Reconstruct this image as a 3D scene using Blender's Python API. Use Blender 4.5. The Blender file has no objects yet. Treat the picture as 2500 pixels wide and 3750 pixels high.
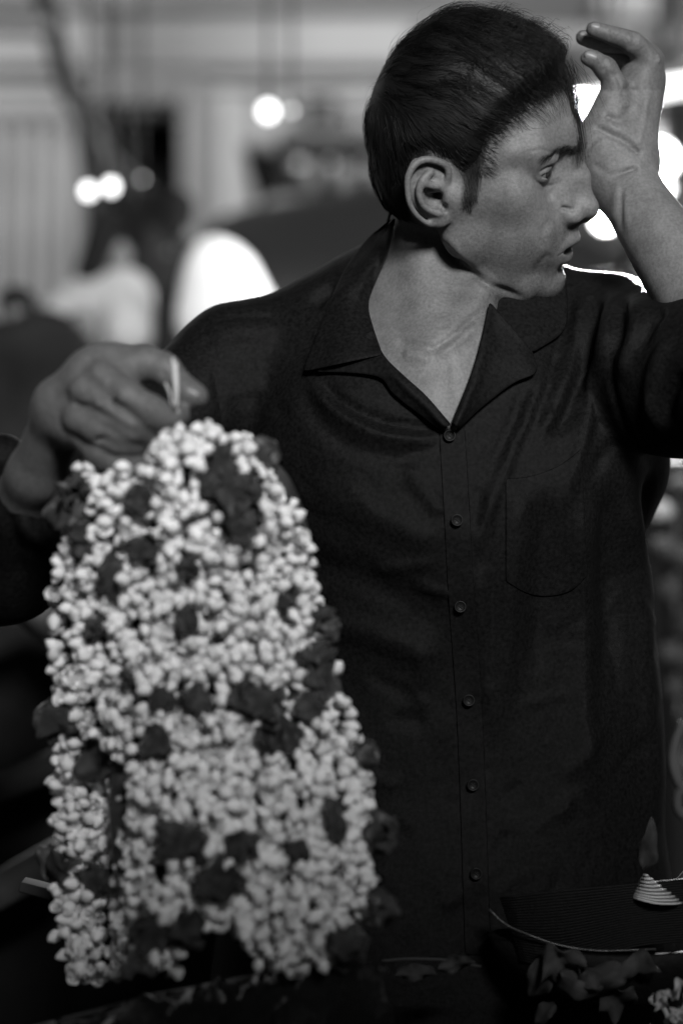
import bpy, math, random
import numpy as np
from mathutils import Vector, Matrix
from mathutils.bvhtree import BVHTree

random.seed(7)
rng = np.random.default_rng(11)
scene = bpy.context.scene
col = scene.collection

# ------------------------------------------------------------------ camera, light, exposure
FPX = 85.0 / 36.0 * 3750.0          # focal length in photograph pixels
CAM_Z = 1.285
cam_data = bpy.data.cameras.new('camera')
cam = bpy.data.objects.new('camera', cam_data)
col.objects.link(cam)
cam.location = (0, 0, CAM_Z)
cam.rotation_euler = (math.radians(90), 0, 0)
cam_data.sensor_fit = 'VERTICAL'
cam_data.sensor_height = 36.0
cam_data.lens = 85.0
cam_data.clip_start = 0.1
cam_data.clip_end = 400.0
cam_data.dof.use_dof = True
cam_data.dof.focus_distance = 1.97
cam_data.dof.aperture_fstop = 2.4
scene.camera = cam

SUN_EL, SUN_AZ = 24.0, 168.0     # where the light comes from: behind the camera, to its left
world = bpy.data.worlds.new('World')
scene.world = world
world.use_nodes = True
wn = world.node_tree
wn.nodes.clear()
w_out = wn.nodes.new('ShaderNodeOutputWorld')
w_bg = wn.nodes.new('ShaderNodeBackground')
w_sky = wn.nodes.new('ShaderNodeTexSky')
w_bw = wn.nodes.new('ShaderNodeRGBToBW')
w_sky.sky_type = 'NISHITA'
w_sky.sun_disc = False
w_sky.sun_elevation = math.radians(4.0)
w_sky.sun_rotation = math.radians(SUN_AZ)
w_bg.inputs['Strength'].default_value = 0.015
wn.links.new(w_sky.outputs[0], w_bw.inputs[0])
wn.links.new(w_bw.outputs[0], w_bg.inputs['Color'])
wn.links.new(w_bg.outputs[0], w_out.inputs['Surface'])

sun_data = bpy.data.lights.new('sun', 'SUN')
sun_data.energy = 5.0
sun_data.angle = math.radians(14.0)
sun = bpy.data.objects.new('sun', sun_data)
col.objects.link(sun)
_el, _az = math.radians(SUN_EL), math.radians(SUN_AZ)
sun_dir = Vector((math.sin(_az) * math.cos(_el), math.cos(_az) * math.cos(_el), math.sin(_el)))
sun.rotation_euler = sun_dir.to_track_quat('Z', 'Y').to_euler()

SHADE_TOP = 2.34
scene.view_settings.view_transform = 'Standard'
scene.view_settings.look = 'None'
scene.view_settings.exposure = 0.0
scene.view_settings.gamma = 1.0
scene.view_settings.use_curve_mapping = False
scene.cycles.use_denoising = True
scene.cycles.max_bounces = 6
scene.cycles.sample_clamp_indirect = 4.0


# ------------------------------------------------------------------ helpers
def P(px, py, d):
    """Point that stands d metres in front of the camera, seen at photograph pixel px, py."""
    return np.array([(px - 1250.0) / FPX * d, d, CAM_Z + (1875.0 - py) / FPX * d])


def link(o, parent=None):
    col.objects.link(o)
    if parent is not None:
        o.parent = parent
    return o


def mesh_obj(name, verts, faces, mat, parent=None, smooth=True):
    me = bpy.data.meshes.new(name)
    verts = np.asarray(verts, dtype=np.float32)
    if isinstance(faces, np.ndarray):
        me.vertices.add(len(verts))
        me.vertices.foreach_set('co', verts.ravel())
        n, k = faces.shape
        me.loops.add(n * k)
        me.loops.foreach_set('vertex_index', faces.astype(np.int32).ravel())
        me.polygons.add(n)
        me.polygons.foreach_set('loop_start', np.arange(0, n * k, k, dtype=np.int32))
        me.polygons.foreach_set('loop_total', np.full(n, k, dtype=np.int32))
        me.update(calc_edges=True)
        me.validate()
    else:
        me.from_pydata([tuple(map(float, v)) for v in verts], [], faces)
    if mat is not None:
        me.materials.append(mat)
    if smooth:
        me.polygons.foreach_set('use_smooth', [True] * len(me.polygons))
    return link(bpy.data.objects.new(name, me), parent)


def tag(o, label=None, category=None, group=None, kind=None):
    for k, v in (('label', label), ('category', category), ('group', group), ('kind', kind)):
        if v:
            o[k] = v
    return o


def empty(name, loc, label, category, group=None):
    o = bpy.data.objects.new(name, None)
    o.empty_display_size = 0.05
    o.location = loc
    link(o)
    bpy.context.view_layer.update()
    return tag(o, label, category, group)


def child(o, parent):
    """Parent a part that was modelled in world coordinates, leaving it where it is."""
    o.parent = parent
    o.matrix_parent_inverse = Matrix.Translation(-Vector(parent.location))
    return o


def grey(v):
    return (v, v, v, 1.0)


def mat(name, v, rough=0.6, spec=0.5, noise=None, bump=None, sheen=0.0, emit=None, trans=0.0, v2=None, metal=0.0,
        sss=0.0, coords='Object'):
    """Grey Principled material: noise=(scale, v_low, v_high), bump=[(scale, strength, distance), ...]."""
    m = bpy.data.materials.new(name)
    m.use_nodes = True
    nt = m.node_tree
    b = nt.nodes['Principled BSDF']
    b.inputs['Base Color'].default_value = grey(v)
    b.inputs['Roughness'].default_value = rough
    b.inputs['Specular IOR Level'].default_value = spec
    b.inputs['Metallic'].default_value = metal
    b.inputs['Sheen Weight'].default_value = sheen
    b.inputs['Transmission Weight'].default_value = trans
    if sss:
        b.inputs['Subsurface Weight'].default_value = sss
        b.inputs['Subsurface Radius'].default_value = (0.006, 0.006, 0.006)
        b.inputs['Subsurface Scale'].default_value = 1.0
    if emit:
        b.inputs['Emission Color'].default_value = grey(1.0)
        b.inputs['Emission Strength'].default_value = emit
    tc = nt.nodes.new('ShaderNodeTexCoord')
    if noise:
        n = nt.nodes.new('ShaderNodeTexNoise')
        n.inputs['Scale'].default_value = noise[0]
        n.inputs['Detail'].default_value = 6.0
        r = nt.nodes.new('ShaderNodeMapRange')
        r.inputs['From Min'].default_value = 0.3
        r.inputs['From Max'].default_value = 0.7
        r.inputs['To Min'].default_value = noise[1]
        r.inputs['To Max'].default_value = noise[2]
        nt.links.new(tc.outputs[coords], n.inputs['Vector'])
        nt.links.new(n.outputs['Fac'], r.inputs['Value'])
        nt.links.new(r.outputs['Result'], b.inputs['Base Color'])
    prev = None
    for sc, st, di in bump or ():
        n = nt.nodes.new('ShaderNodeTexNoise')
        n.inputs['Scale'].default_value = sc
        n.inputs['Detail'].default_value = 4.0
        bp = nt.nodes.new('ShaderNodeBump')
        bp.inputs['Strength'].default_value = st
        bp.inputs['Distance'].default_value = di
        nt.links.new(tc.outputs[coords], n.inputs['Vector'])
        nt.links.new(n.outputs['Fac'], bp.inputs['Height'])
        if prev:
            nt.links.new(prev.outputs[0], bp.inputs['Normal'])
        prev = bp
    if prev:
        nt.links.new(prev.outputs[0], b.inputs['Normal'])
    return m


# ------------------------------------------------------------------ solid modelling on a sampled distance field
class Frame:
    """Local axes (columns) and origin; local units are metres."""
    def __init__(self, o, R):
        self.o = np.asarray(o, float)
        self.R = np.asarray(R, float)

    def w(self, p):
        return self.o + self.R @ np.asarray(p, float)


def curve(p, sub=4):
    """Catmull-Rom samples through the rows of p."""
    p = np.asarray(p, float)
    if len(p) < 3:
        t = np.linspace(0, 1, sub + 1)[:, None]
        return p[0] * (1 - t) + p[-1] * t
    q = np.vstack([2 * p[0] - p[1], p, 2 * p[-1] - p[-2]])
    out = []
    for i in range(1, len(q) - 2):
        for j in range(sub):
            t = j / sub
            out.append(0.5 * ((2 * q[i]) + (q[i + 1] - q[i - 1]) * t + (2 * q[i - 1] - 5 * q[i] + 4 * q[i + 1] - q[i + 2]) * t * t
                              + (3 * q[i] - q[i - 1] - 3 * q[i + 1] + q[i + 2]) * t ** 3))
    out.append(q[-2])
    return np.array(out)


IDF = Frame((0, 0, 0), np.eye(3))


def axis(segs):
    """1-D sample positions from [(start, end, step), ...]."""
    out = [segs[0][0]]
    for a, b, h in segs:
        n = max(1, int(round((b - a) / h)))
        out += list(np.linspace(a, b, n + 1)[1:])
    return np.array(out, np.float32)


class Vol:
    def __init__(self, ax, ay, az):
        self.ax = [np.asarray(a, np.float32) for a in (ax, ay, az)]
        self.D = np.full([len(a) for a in self.ax], 0.5, np.float32)

    def _box(self, c, r):
        s = []
        for i in range(3):
            a = int(np.searchsorted(self.ax[i], c[i] - r)) - 1
            b = int(np.searchsorted(self.ax[i], c[i] + r)) + 1
            a, b = max(a, 0), min(b, len(self.ax[i]))
            if b - a < 2:
                return None
            s.append(slice(a, b))
        return tuple(s)

    def _loc(self, s, fr):
        X = self.ax[0][s[0]][:, None, None] - np.float32(fr.o[0])
        Y = self.ax[1][s[1]][None, :, None] - np.float32(fr.o[1])
        Z = self.ax[2][s[2]][None, None, :] - np.float32(fr.o[2])
        R = fr.R.astype(np.float32)
        return [X * R[0, i] + Y * R[1, i] + Z * R[2, i] for i in range(3)]

    def _put(self, s, d, k, op):
        D = self.D[s]
        k = np.float32(k)
        if op == 'sub':
            d = -d
            h = np.maximum(k - np.abs(D - d), 0) / k
            self.D[s] = np.maximum(D, d) + h * h * k * 0.25
        else:
            h = np.maximum(k - np.abs(D - d), 0) / k
            self.D[s] = np.minimum(D, d) - h * h * k * 0.25

    def ell(self, c, r, k=0.01, op='add', fr=IDF, rot=None):
        r = np.asarray(r, np.float32)
        s = self._box(fr.w(c), float(r.max()) + k * 2 + 0.034)
        if s is None:
            return
        f2 = Frame(fr.w(c), fr.R @ rot if rot is not None else fr.R)
        q = self._loc(s, f2)
        k0 = np.sqrt((q[0] / r[0]) ** 2 + (q[1] / r[1]) ** 2 + (q[2] / r[2]) ** 2)
        k1 = np.sqrt((q[0] / r[0] ** 2) ** 2 + (q[1] / r[1] ** 2) ** 2 + (q[2] / r[2] ** 2) ** 2) + 1e-6
        self._put(s, k0 * (k0 - 1) / k1, k, op)

    def rc(self, a, b, ra, rb, k=0.01, op='add', fr=IDF, sq=None):
        """Tapered capsule; sq=(unit vector, factor) flattens it along that local direction."""
        a, b = np.asarray(a, float), np.asarray(b, float)
        rm = max(ra, rb) * (max(1.0, sq[1]) if sq else 1.0)
        s = self._box(fr.w((a + b) / 2), float(np.linalg.norm(b - a) / 2 + rm) + k * 2 + 0.034)
        if s is None:
            return
        q = self._loc(s, fr)
        ba = b - a
        if sq:
            n = np.asarray(sq[0], float)
            n = n / np.linalg.norm(n)
            g = 1.0 / sq[1] - 1.0
            dt = (q[0] - a[0]) * n[0] + (q[1] - a[1]) * n[1] + (q[2] - a[2]) * n[2]
            dt = dt.astype(np.float32)
            e = [q[i] - np.float32(a[i]) + dt * np.float32(n[i] * g) for i in range(3)]
            ba = ba + n * (ba @ n) * g
        else:
            e = [q[i] - np.float32(a[i]) for i in range(3)]
        l2 = float(ba @ ba) + 1e-12
        t = np.clip((e[0] * np.float32(ba[0]) + e[1] * np.float32(ba[1]) + e[2] * np.float32(ba[2])) / np.float32(l2), 0, 1)
        d = np.sqrt((e[0] - t * np.float32(ba[0])) ** 2 + (e[1] - t * np.float32(ba[1])) ** 2
                    + (e[2] - t * np.float32(ba[2])) ** 2) - (np.float32(ra) + np.float32(rb - ra) * t)
        if sq and sq[1] < 1:
            d = d * np.float32(sq[1] ** 0.5)
        self._put(s, d.astype(np.float32), k, op)

    def tube(self, pts, rad, k=0.004, op='add', fr=IDF, sub=4):
        """Smooth tube through pts: one distance for the whole chain, so the joints do not bulge."""
        pts, rad = np.asarray(pts, float), np.asarray(rad, float)
        C, R = curve(pts, sub), curve(rad[:, None], sub)[:, 0]
        mid = (C.min(0) + C.max(0)) / 2
        s = self._box(fr.w(mid), float(np.linalg.norm(C - mid, axis=1).max() + R.max()) + k * 1.6 + 0.008)
        if s is None:
            return
        q = self._loc(s, fr)
        best = None
        for a, b, ra, rb in zip(C[:-1], C[1:], R[:-1], R[1:]):
            e = [q[i] - np.float32(a[i]) for i in range(3)]
            ba = (b - a).astype(np.float32)
            t = np.clip((e[0] * ba[0] + e[1] * ba[1] + e[2] * ba[2]) / np.float32(ba @ ba + 1e-12), 0, 1)
            d = np.sqrt((e[0] - t * ba[0]) ** 2 + (e[1] - t * ba[1]) ** 2 + (e[2] - t * ba[2]) ** 2) - (np.float32(ra) + np.float32(rb - ra) * t)
            best = d if best is None else np.minimum(best, d)
        self._put(s, best.astype(np.float32), k, op)

    def sample(self, p):
        """Trilinear distance and gradient at points p (n, 3)."""
        idx, fr_, st = [], [], []
        for i in range(3):
            a = self.ax[i]
            j = np.clip(np.searchsorted(a, p[:, i]) - 1, 0, len(a) - 2)
            h = a[j + 1] - a[j]
            idx.append(j)
            fr_.append(np.clip((p[:, i] - a[j]) / h, 0, 1))
            st.append(h)
        c = np.empty((2, 2, 2, len(p)))
        for x in (0, 1):
            for y in (0, 1):
                for z in (0, 1):
                    c[x, y, z] = self.D[idx[0] + x, idx[1] + y, idx[2] + z]
        fx, fy, fz = fr_
        cx = c[0] * (1 - fx) + c[1] * fx
        cy = cx[0] * (1 - fy) + cx[1] * fy
        d = cy[0] * (1 - fz) + cy[1] * fz
        gx = c[1] - c[0]
        gx = gx[0] * (1 - fy) + gx[1] * fy
        gx = (gx[0] * (1 - fz) + gx[1] * fz) / st[0]
        gy = cx[1] - cx[0]
        gy = (gy[0] * (1 - fz) + gy[1] * fz) / st[1]
        gz = (cy[1] - cy[0]) / st[2]
        g = np.stack([gx, gy, gz], 1)
        return d, g / (np.linalg.norm(g, axis=1, keepdims=True) + 1e-9)

    def mesh(self):
        """Naive surface nets."""
        D = self.D
        S = D < 0
        nx, ny, nz = D.shape
        cnt = np.zeros((nx - 1, ny - 1, nz - 1), np.int8)
        for x in (0, 1):
            for y in (0, 1):
                for z in (0, 1):
                    cnt += S[x:nx - 1 + x, y:ny - 1 + y, z:nz - 1 + z]
        act = np.argwhere((cnt > 0) & (cnt < 8))
        ids = np.full(cnt.shape, -1, np.int32)
        ids[act[:, 0], act[:, 1], act[:, 2]] = np.arange(len(act))
        i, j, k = act.T
        pos = np.zeros((len(act), 3))
        num = np.zeros(len(act))
        cor = [(x, y, z) for x in (0, 1) for y in (0, 1) for z in (0, 1)]
        for a in cor:
            for ax in range(3):
                if a[ax]:
                    continue
                b = list(a)
                b[ax] = 1
                da = D[i + a[0], j + a[1], k + a[2]]
                db = D[i + b[0], j + b[1], k + b[2]]
                m = (da < 0) != (db < 0)
                t = np.where(m, da / np.where(m, da - db, 1), 0)
                for q in range(3):
                    ca = self.ax[q][act[:, q] + a[q]]
                    cb = self.ax[q][act[:, q] + b[q]]
                    pos[:, q] += np.where(m, ca + (cb - ca) * t, 0)
                num += m
        pos /= num[:, None]
        quads = []
        for ax in range(3):
            sl_a = [slice(None)] * 3
            sl_b = [slice(None)] * 3
            sl_a[ax] = slice(0, -1)
            sl_b[ax] = slice(1, None)
            A, B = S[tuple(sl_a)], S[tuple(sl_b)]
            e = np.argwhere(A != B)
            u, v = [q for q in range(3) if q != ax]
            ok = (e[:, u] > 0) & (e[:, v] > 0) & (e[:, u] < D.shape[u] - 1) & (e[:, v] < D.shape[v] - 1)
            e = e[ok]
            inside = A[e[:, 0], e[:, 1], e[:, 2]]

            def cid(du, dv):
                c = e.copy()
                c[:, u] -= du
                c[:, v] -= dv
                return ids[c[:, 0], c[:, 1], c[:, 2]]
            q = np.stack([cid(1, 1), cid(0, 1), cid(0, 0), cid(1, 0)], 1)
            flip = inside if ax != 1 else ~inside
            q = np.where(flip[:, None], q, q[:, ::-1])
            quads.append(q)
        F = np.concatenate(quads)
        F = F[(F >= 0).all(1)]
        V = pos
        for _ in range(2):
            d, g = self.sample(V)
            ok = np.abs(d) < 0.01
            V = V - g * np.where(ok, d * 0.8, 0)[:, None]
        return V, F


def relax(V, F, it=2, lam=0.5, w=None):
    e = np.concatenate([F[:, [0, 1]], F[:, [1, 2]], F[:, [2, 3]], F[:, [3, 0]]])
    e = np.concatenate([e, e[:, ::-1]])
    n = np.bincount(e[:, 0], minlength=len(V))
    for _ in range(it):
        s = np.stack([np.bincount(e[:, 0], V[e[:, 1], q], len(V)) for q in range(3)], 1)
        s /= np.maximum(n, 1)[:, None]
        l = lam if w is None else lam * w[:, None]
        V = V + (s - V) * l
    return V


def rbf_fit(src, dst, reg=2e-3):
    """Smooth displacement field through landmark pairs."""
    src, dst = np.asarray(src, float), np.asarray(dst, float)
    K = np.linalg.norm(src[:, None] - src[None], axis=2)
    K = -K + 0.5 + np.eye(len(src)) * reg
    W = np.linalg.solve(K, dst - src)

    def f(p):
        out = np.array(p, float)
        for a in range(0, len(out), 100000):
            q = out[a:a + 100000]
            q2 = q.copy()
            for s, w in zip(src, W):
                q2 += (0.5 - np.linalg.norm(q - s, axis=1))[:, None] * w
            out[a:a + 100000] = q2
        return out
    return f


def vnormals(V, F):
    fn = np.cross(V[F[:, 2]] - V[F[:, 0]], V[F[:, 3]] - V[F[:, 1]])
    N = np.zeros_like(V)
    for c in range(4):
        for q in range(3):
            N[:, q] += np.bincount(F[:, c], fn[:, q], len(V))
    return N / (np.linalg.norm(N, axis=1, keepdims=True) + 1e-12)


def to_px(V):
    d = V[:, 1]
    return np.stack([V[:, 0] / d * FPX + 1250.0, 1875.0 - (V[:, 2] - CAM_Z) / d * FPX], 1)


def seg_dist(p, a, b):
    ab = b - a
    t = np.clip(((p - a) @ ab) / (ab @ ab), 0, 1)
    return np.linalg.norm(p - a - t[:, None] * ab, axis=1), t


def orient(vol, V, F):
    c = V[F].mean(1)
    n = np.cross(V[F[:, 2]] - V[F[:, 0]], V[F[:, 3]] - V[F[:, 1]])
    _, g = vol.sample(c)
    bad = (n * g).sum(1) < 0
    F = F.copy()
    F[bad] = F[bad][:, ::-1]
    return F


def box_vol(pts, pad, h):
    p = np.array(pts)
    lo, hi = p.min(0) - pad, p.max(0) + pad
    return Vol(*[axis([(lo[i], hi[i], h)]) for i in range(3)])


def poly_sd(x, y, poly):
    """Signed distance in the plane, positive inside poly."""
    p = np.stack([x, y], 1)
    best = np.full(len(p), 1e9)
    ins = np.zeros(len(p), bool)
    n = len(poly)
    for i in range(n):
        a, b = np.array(poly[i], float), np.array(poly[(i + 1) % n], float)
        d, _ = seg_dist(p, a, b)
        best = np.minimum(best, d)
        c = (a[1] > p[:, 1]) != (b[1] > p[:, 1])
        xi = a[0] + (p[:, 1] - a[1]) / ((b[1] - a[1]) or 1e-9) * (b[0] - a[0])
        ins ^= c & (p[:, 0] < xi)
    return np.where(ins, best, -best)


def sm(x, a, b):
    t = np.clip((x - a) / (b - a), 0, 1)
    return t * t * (3 - 2 * t)


def vnoise(p, seed=0):
    """Cheap smooth vector noise: a few incommensurate sine waves."""
    r = np.random.default_rng(seed)
    out = np.zeros_like(p)
    for _ in range(6):
        k = r.normal(size=(3, 3))
        ph = r.uniform(0, 6.28, 3)
        out += np.sin(p @ k + ph)
    return out / 3.0


def strands_mesh(S, rad, sides=3, taper=0.25):
    """Strands (N, n, 3) as thin tapering prisms."""
    N, n, _ = S.shape
    T = np.gradient(S, axis=1)
    T /= np.linalg.norm(T, axis=2, keepdims=True) + 1e-9
    ref = np.array([0.31, 0.52, 0.79])
    A = np.cross(T, ref)
    A /= np.linalg.norm(A, axis=2, keepdims=True) + 1e-9
    B = np.cross(T, A)
    w = np.asarray(rad).reshape(-1, 1, 1) * (1 - (1 - taper) * np.linspace(0, 1, n) ** 2)[None, :, None]
    rings = []
    for s in range(sides):
        an = 2 * math.pi * s / sides
        rings.append(S + (A * math.cos(an) + B * math.sin(an)) * w)
    V = np.stack(rings, 2).reshape(-1, 3)
    base = (np.arange(N)[:, None] * n + np.arange(n - 1)[None, :]).ravel() * sides
    F = []
    for s in range(sides):
        s2 = (s + 1) % sides
        F.append(np.stack([base + s, base + s2, base + sides + s2, base + sides + s], 1))
    return V, np.concatenate(F)


def uv_ball(c, r, pole, n=40, rings=24, bulge=True):
    """Eyeball with a cornea bulge; returns verts, faces, angle from the gaze axis per vertex."""
    pole = np.asarray(pole, float)
    pole /= np.linalg.norm(pole)
    a = np.cross(pole, (0, 0, 1.0) if abs(pole[2]) < .9 else (1.0, 0, 0))
    a /= np.linalg.norm(a)
    b = np.cross(pole, a)
    vs, ang = [], []
    for i in range(rings + 1):
        th = math.pi * i / rings
        for j in range(n):
            ph = 2 * math.pi * j / n
            vs.append(c + r * (pole * math.cos(th) + (a * math.cos(ph) + b * math.sin(ph)) * math.sin(th)))
            ang.append(th)
    F = [(i * n + j, i * n + (j + 1) % n, (i + 1) * n + (j + 1) % n, (i + 1) * n + j) for i in range(rings) for j in range(n)]
    return np.array(vs), np.array(F), np.array(ang)




# ------------------------------------------------------------------ the street behind
def pbox(px0, py0, px1, py1, d, depth):
    """Corners (lo, hi) of a box whose front face is seen between two photograph pixels at distance d."""
    a, b = P(px0, py1, d), P(px1, py0, d)
    return (a[0], d, a[2]), (b[0], d + depth, b[2])


def box_mesh(lo, hi, bev=0.0):
    x0, y0, z0 = lo
    x1, y1, z1 = hi
    V = [(x0, y0, z0), (x1, y0, z0), (x1, y1, z0), (x0, y1, z0), (x0, y0, z1), (x1, y0, z1), (x1, y1, z1), (x0, y1, z1)]
    F = [(0, 3, 2, 1), (4, 5, 6, 7), (0, 1, 5, 4), (1, 2, 6, 5), (2, 3, 7, 6), (3, 0, 4, 7)]
    return np.array(V, float), np.array(F)


def box(name, lo, hi, m, parent=None, bevel=0.01, rot=None):
    V, F = box_mesh(lo, hi)
    if rot:
        c = V.mean(0)
        R = np.array(Matrix.Rotation(rot[0], 3, rot[1]))
        V = (V - c) @ R.T + c
    o = mesh_obj(name, V, F, m, smooth=False)
    if bevel:
        b = o.modifiers.new('bevel', 'BEVEL')
        b.width = bevel
        b.segments = 2
    if parent is not None:
        child(o, parent)
    return o


def tube_obj(name, pts, rad, m, parent=None, sides=8, sub=4):
    c = curve(np.array(pts, float), sub)
    V, F = strands_mesh(c[None], 1.0, sides=sides, taper=1.0)
    n = len(c)
    r = np.interp(np.linspace(0, 1, n), np.linspace(0, 1, len(np.atleast_1d(rad))), np.atleast_1d(rad)) if np.ndim(rad) else np.full(n, rad)
    ctr = np.repeat(c, sides, 0)
    V = ctr + (V - ctr) * np.repeat(r, sides)[:, None]
    F = F.tolist()
    F.append(list(range(sides))[::-1])
    F.append([(n - 1) * sides + k for k in range(sides)])
    o = mesh_obj(name, V, F, m)
    return child(o, parent) if parent is not None else o


def blob(name, prims, m, parent=None, h=.02, pad=.08, wob=0.0):
    """Organic solid from tapered capsules: (a, b, ra, rb[, k[, squash]])."""
    pts = np.array([p[0] for p in prims] + [p[1] for p in prims])
    r = max(max(p[2], p[3]) for p in prims)
    V = box_vol(pts, r + pad, h)
    for p in prims:
        V.rc(p[0], p[1], p[2], p[3], p[4] if len(p) > 4 else .03, sq=p[5] if len(p) > 5 else None)
    v, f = V.mesh()
    f = orient(V, v, f)
    if wob:
        v = v + vnormals(v, f) * (vnoise(v * 9, 2)[:, 0] * wob)[:, None]
    o = mesh_obj(name, v, f, m)
    return child(o, parent) if parent is not None else o


m_road = mat('asphalt', .05, .85, noise=(6, .03, .08), bump=[(120, .5, .01)])
m_plaster = mat('plaster', .32, .8, spec=.1, noise=(.9, .27, .38), bump=[(30, .2, .002)])
m_plaster2 = mat('grimy_plaster', .13, .8, spec=.1, noise=(1.2, .07, .18), bump=[(30, .2, .002)])
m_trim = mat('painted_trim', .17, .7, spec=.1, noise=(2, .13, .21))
m_trim_pale = mat('white_moulding', .36, .7, spec=.1, noise=(2, .31, .40))  # paler trim tone for the lower moulding and the pilasters
m_dark = mat('painted_dark', .008, .9, spec=.05)  # near-black standing in for shade in the doorway and at lower right
m_cur = mat('pale_curtain', .24, .8, spec=.1, noise=(3, .18, .30))
m_metal = mat('grey_metal', .13, .5, noise=(8, .09, .17))
m_vbody = mat('pale_vehicle_paint', .24, .5, spec=.3, noise=(3, .18, .30))
m_vroof = mat('grey_vehicle_canvas', .10, .8, spec=.2)
m_glass = mat('dark_glass', .012, .25, spec=.3)
m_black = mat('black_paint', .015, .5, spec=.25)
m_tyre = mat('rubber', .02, .8)
m_white = mat('white_cotton', .74, .8, spec=.2)
m_offwhite = mat('off_white_cotton', .36, .8, spec=.2, noise=(8, .26, .48))
m_dskin = mat('brown_skin', .10, .6, spec=.3)
m_dcloth = mat('dark_cloth', .014, .9, spec=.06, noise=(10, .008, .02))
m_gcloth = mat('grey_cloth', .05, .85, spec=.08, noise=(10, .03, .07))

ground = mesh_obj('ground', [(-60, -20, 0), (60, -20, 0), (60, 120, 0), (-60, 120, 0)], [(0, 1, 2, 3)], m_road, smooth=False)
tag(ground, kind='structure')

WD = 9.0
# pale building, left and centre: wall pieces round one doorway opening
bld = empty('plaster_building', (P(600, 0, WD)[0], WD, 0), 'long pale plastered building with a dark doorway, left of the seller', 'building')
xL, xR = -7.0, P(1750, 0, WD)[0]
dx0, dx1 = P(360, 0, WD)[0], P(668, 0, WD)[0]
dz1 = P(0, 385, WD)[2]
box('wall', (xL, WD, 0), (dx0, WD + .5, 6), m_plaster, bld, 0)
box('wall', (dx1, WD, 0), (xR, WD + .5, 6), m_plaster, bld, 0)
box('wall', (dx0, WD, dz1), (dx1, WD + .5, 6), m_plaster, bld, 0)
box('dark_recess', (dx0 - .05, WD + .35, 0), (dx1 + .05, WD + .4, dz1 + .05), m_dark, bld, 0)  # near-black panel painting the unlit interior of the doorway
w = .10
box('door_frame', (dx0 - w, WD - .10, 0), (dx0, WD + .02, dz1 + w), m_trim, bld)
box('door_frame', (dx1, WD - .10, 0), (dx1 + w, WD + .02, dz1 + w), m_trim, bld)
box('door_frame', (dx0, WD - .10, dz1), (dx1, WD + .02, dz1 + w), m_trim, bld)
for a, b, d_, nm, mm_ in ((225, 258, .05, 'moulding', m_trim), (300, 322, .04, 'moulding', m_trim_pale), (-60, 22, .06, 'cornice', m_trim)):
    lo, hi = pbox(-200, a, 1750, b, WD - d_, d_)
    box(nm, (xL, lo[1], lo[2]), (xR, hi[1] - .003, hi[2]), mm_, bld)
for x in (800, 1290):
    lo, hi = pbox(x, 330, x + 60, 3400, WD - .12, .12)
    box('pilaster', lo, (hi[0], hi[1] - .003, hi[2]), m_trim_pale, bld)
lo, hi = pbox(-200, 405, 300, 465, WD - .35, .35)
box('ledge', (xL, lo[1], lo[2]), (hi[0], hi[1] - .003, hi[2]), m_trim, bld)

# darker shop front on the right
shop = empty('shop_front', (P(2300, 0, WD)[0], WD, 0), 'dark grey shop front with a beam across it, behind the raised hand', 'building')
box('wall', (xR + .003, WD + .02, 0), (7, WD + .5, 6), m_plaster2, shop, 0)
lo, hi = pbox(1500, 95, 2700, 190, WD - .5, .5)
box('beam', lo, hi, m_metal, shop)
lo, hi = pbox(2190, -40, 2400, 62, WD - .3, .3)
box('sign_board', lo, hi, m_plaster, shop)
lo, hi = pbox(2440, -60, 2475, 3200, WD - .8, .1)
box('post', lo, hi, m_black, shop)
lo, hi = pbox(2110, 225, 2700, 292, WD - .6, .4)
box('beam', lo, hi, m_metal, shop)

# pleated curtain hanging at the far left
cur = empty('curtain', (P(120, 0, 7.6)[0], 7.6, 0), 'pale pleated curtain hanging at the far left of the street', 'curtain')
n, zt, zb = 90, P(0, 440, 7.6)[2], P(0, 1500, 7.6)[2]
x0_, x1_ = P(-150, 0, 7.6)[0], P(285, 0, 7.6)[0]
V, F = [], []
for i in range(n):
    t = i / (n - 1)
    for j in range(6):
        s_ = j / 5
        V.append((x0_ + (x1_ - x0_) * t, 7.6 + .05 * math.sin(t * 38 + .6 * math.sin(3 * s_)) * (.3 + .7 * s_), zt + (zb - zt) * s_))
for i in range(n - 1):
    for j in range(5):
        F.append((i * 6 + j, (i + 1) * 6 + j, (i + 1) * 6 + j + 1, i * 6 + j + 1))
co = mesh_obj('cloth', V, F, m_cur)
co.modifiers.new('thickness', 'SOLIDIFY').thickness = .01
child(co, cur)
tube_obj('curtain_rail', [(x0_, 7.6, zt), ((x0_ + x1_) / 2, 7.6, zt), (x1_ + .05, 7.6, zt)], .03, m_metal, cur)
for x in (x0_ + .02, x1_):
    tube_obj('post', [(x, 7.66, 0), (x, 7.66, zt / 2), (x, 7.66, zt)], .03, m_metal, cur)

# leaning pole with stay ropes
pole = empty('leaning_pole', P(330, 700, 5.6) * np.array([1, 1, 0]), 'dark slanted pole with ropes hanging from it, leaning before the doorway', 'pole')
tube_obj('shaft', [P(150, -60, 5.6), P(250, 330, 5.6), P(345, 720, 5.6), P(600, 1875 + 1.285 / 5.6 * FPX, 5.6)], .026, m_black, pole)
tube_obj('cross_arm', [P(-100, 95, 5.6), P(60, 95, 5.6), P(190, 98, 5.6)], .026, m_metal, pole)
for a, b in ((385, 470), (395, 560)):
    tube_obj('rope', [P(a - 90, 340, 5.5), P(a, 540, 5.5), P(b, 700, 5.5)], .0022, m_metal, pole)
tube_obj('rope', [P(465, 380, 5.5), P(475, 560, 5.5), P(485, 740, 5.5)], .002, m_metal, pole)


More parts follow.
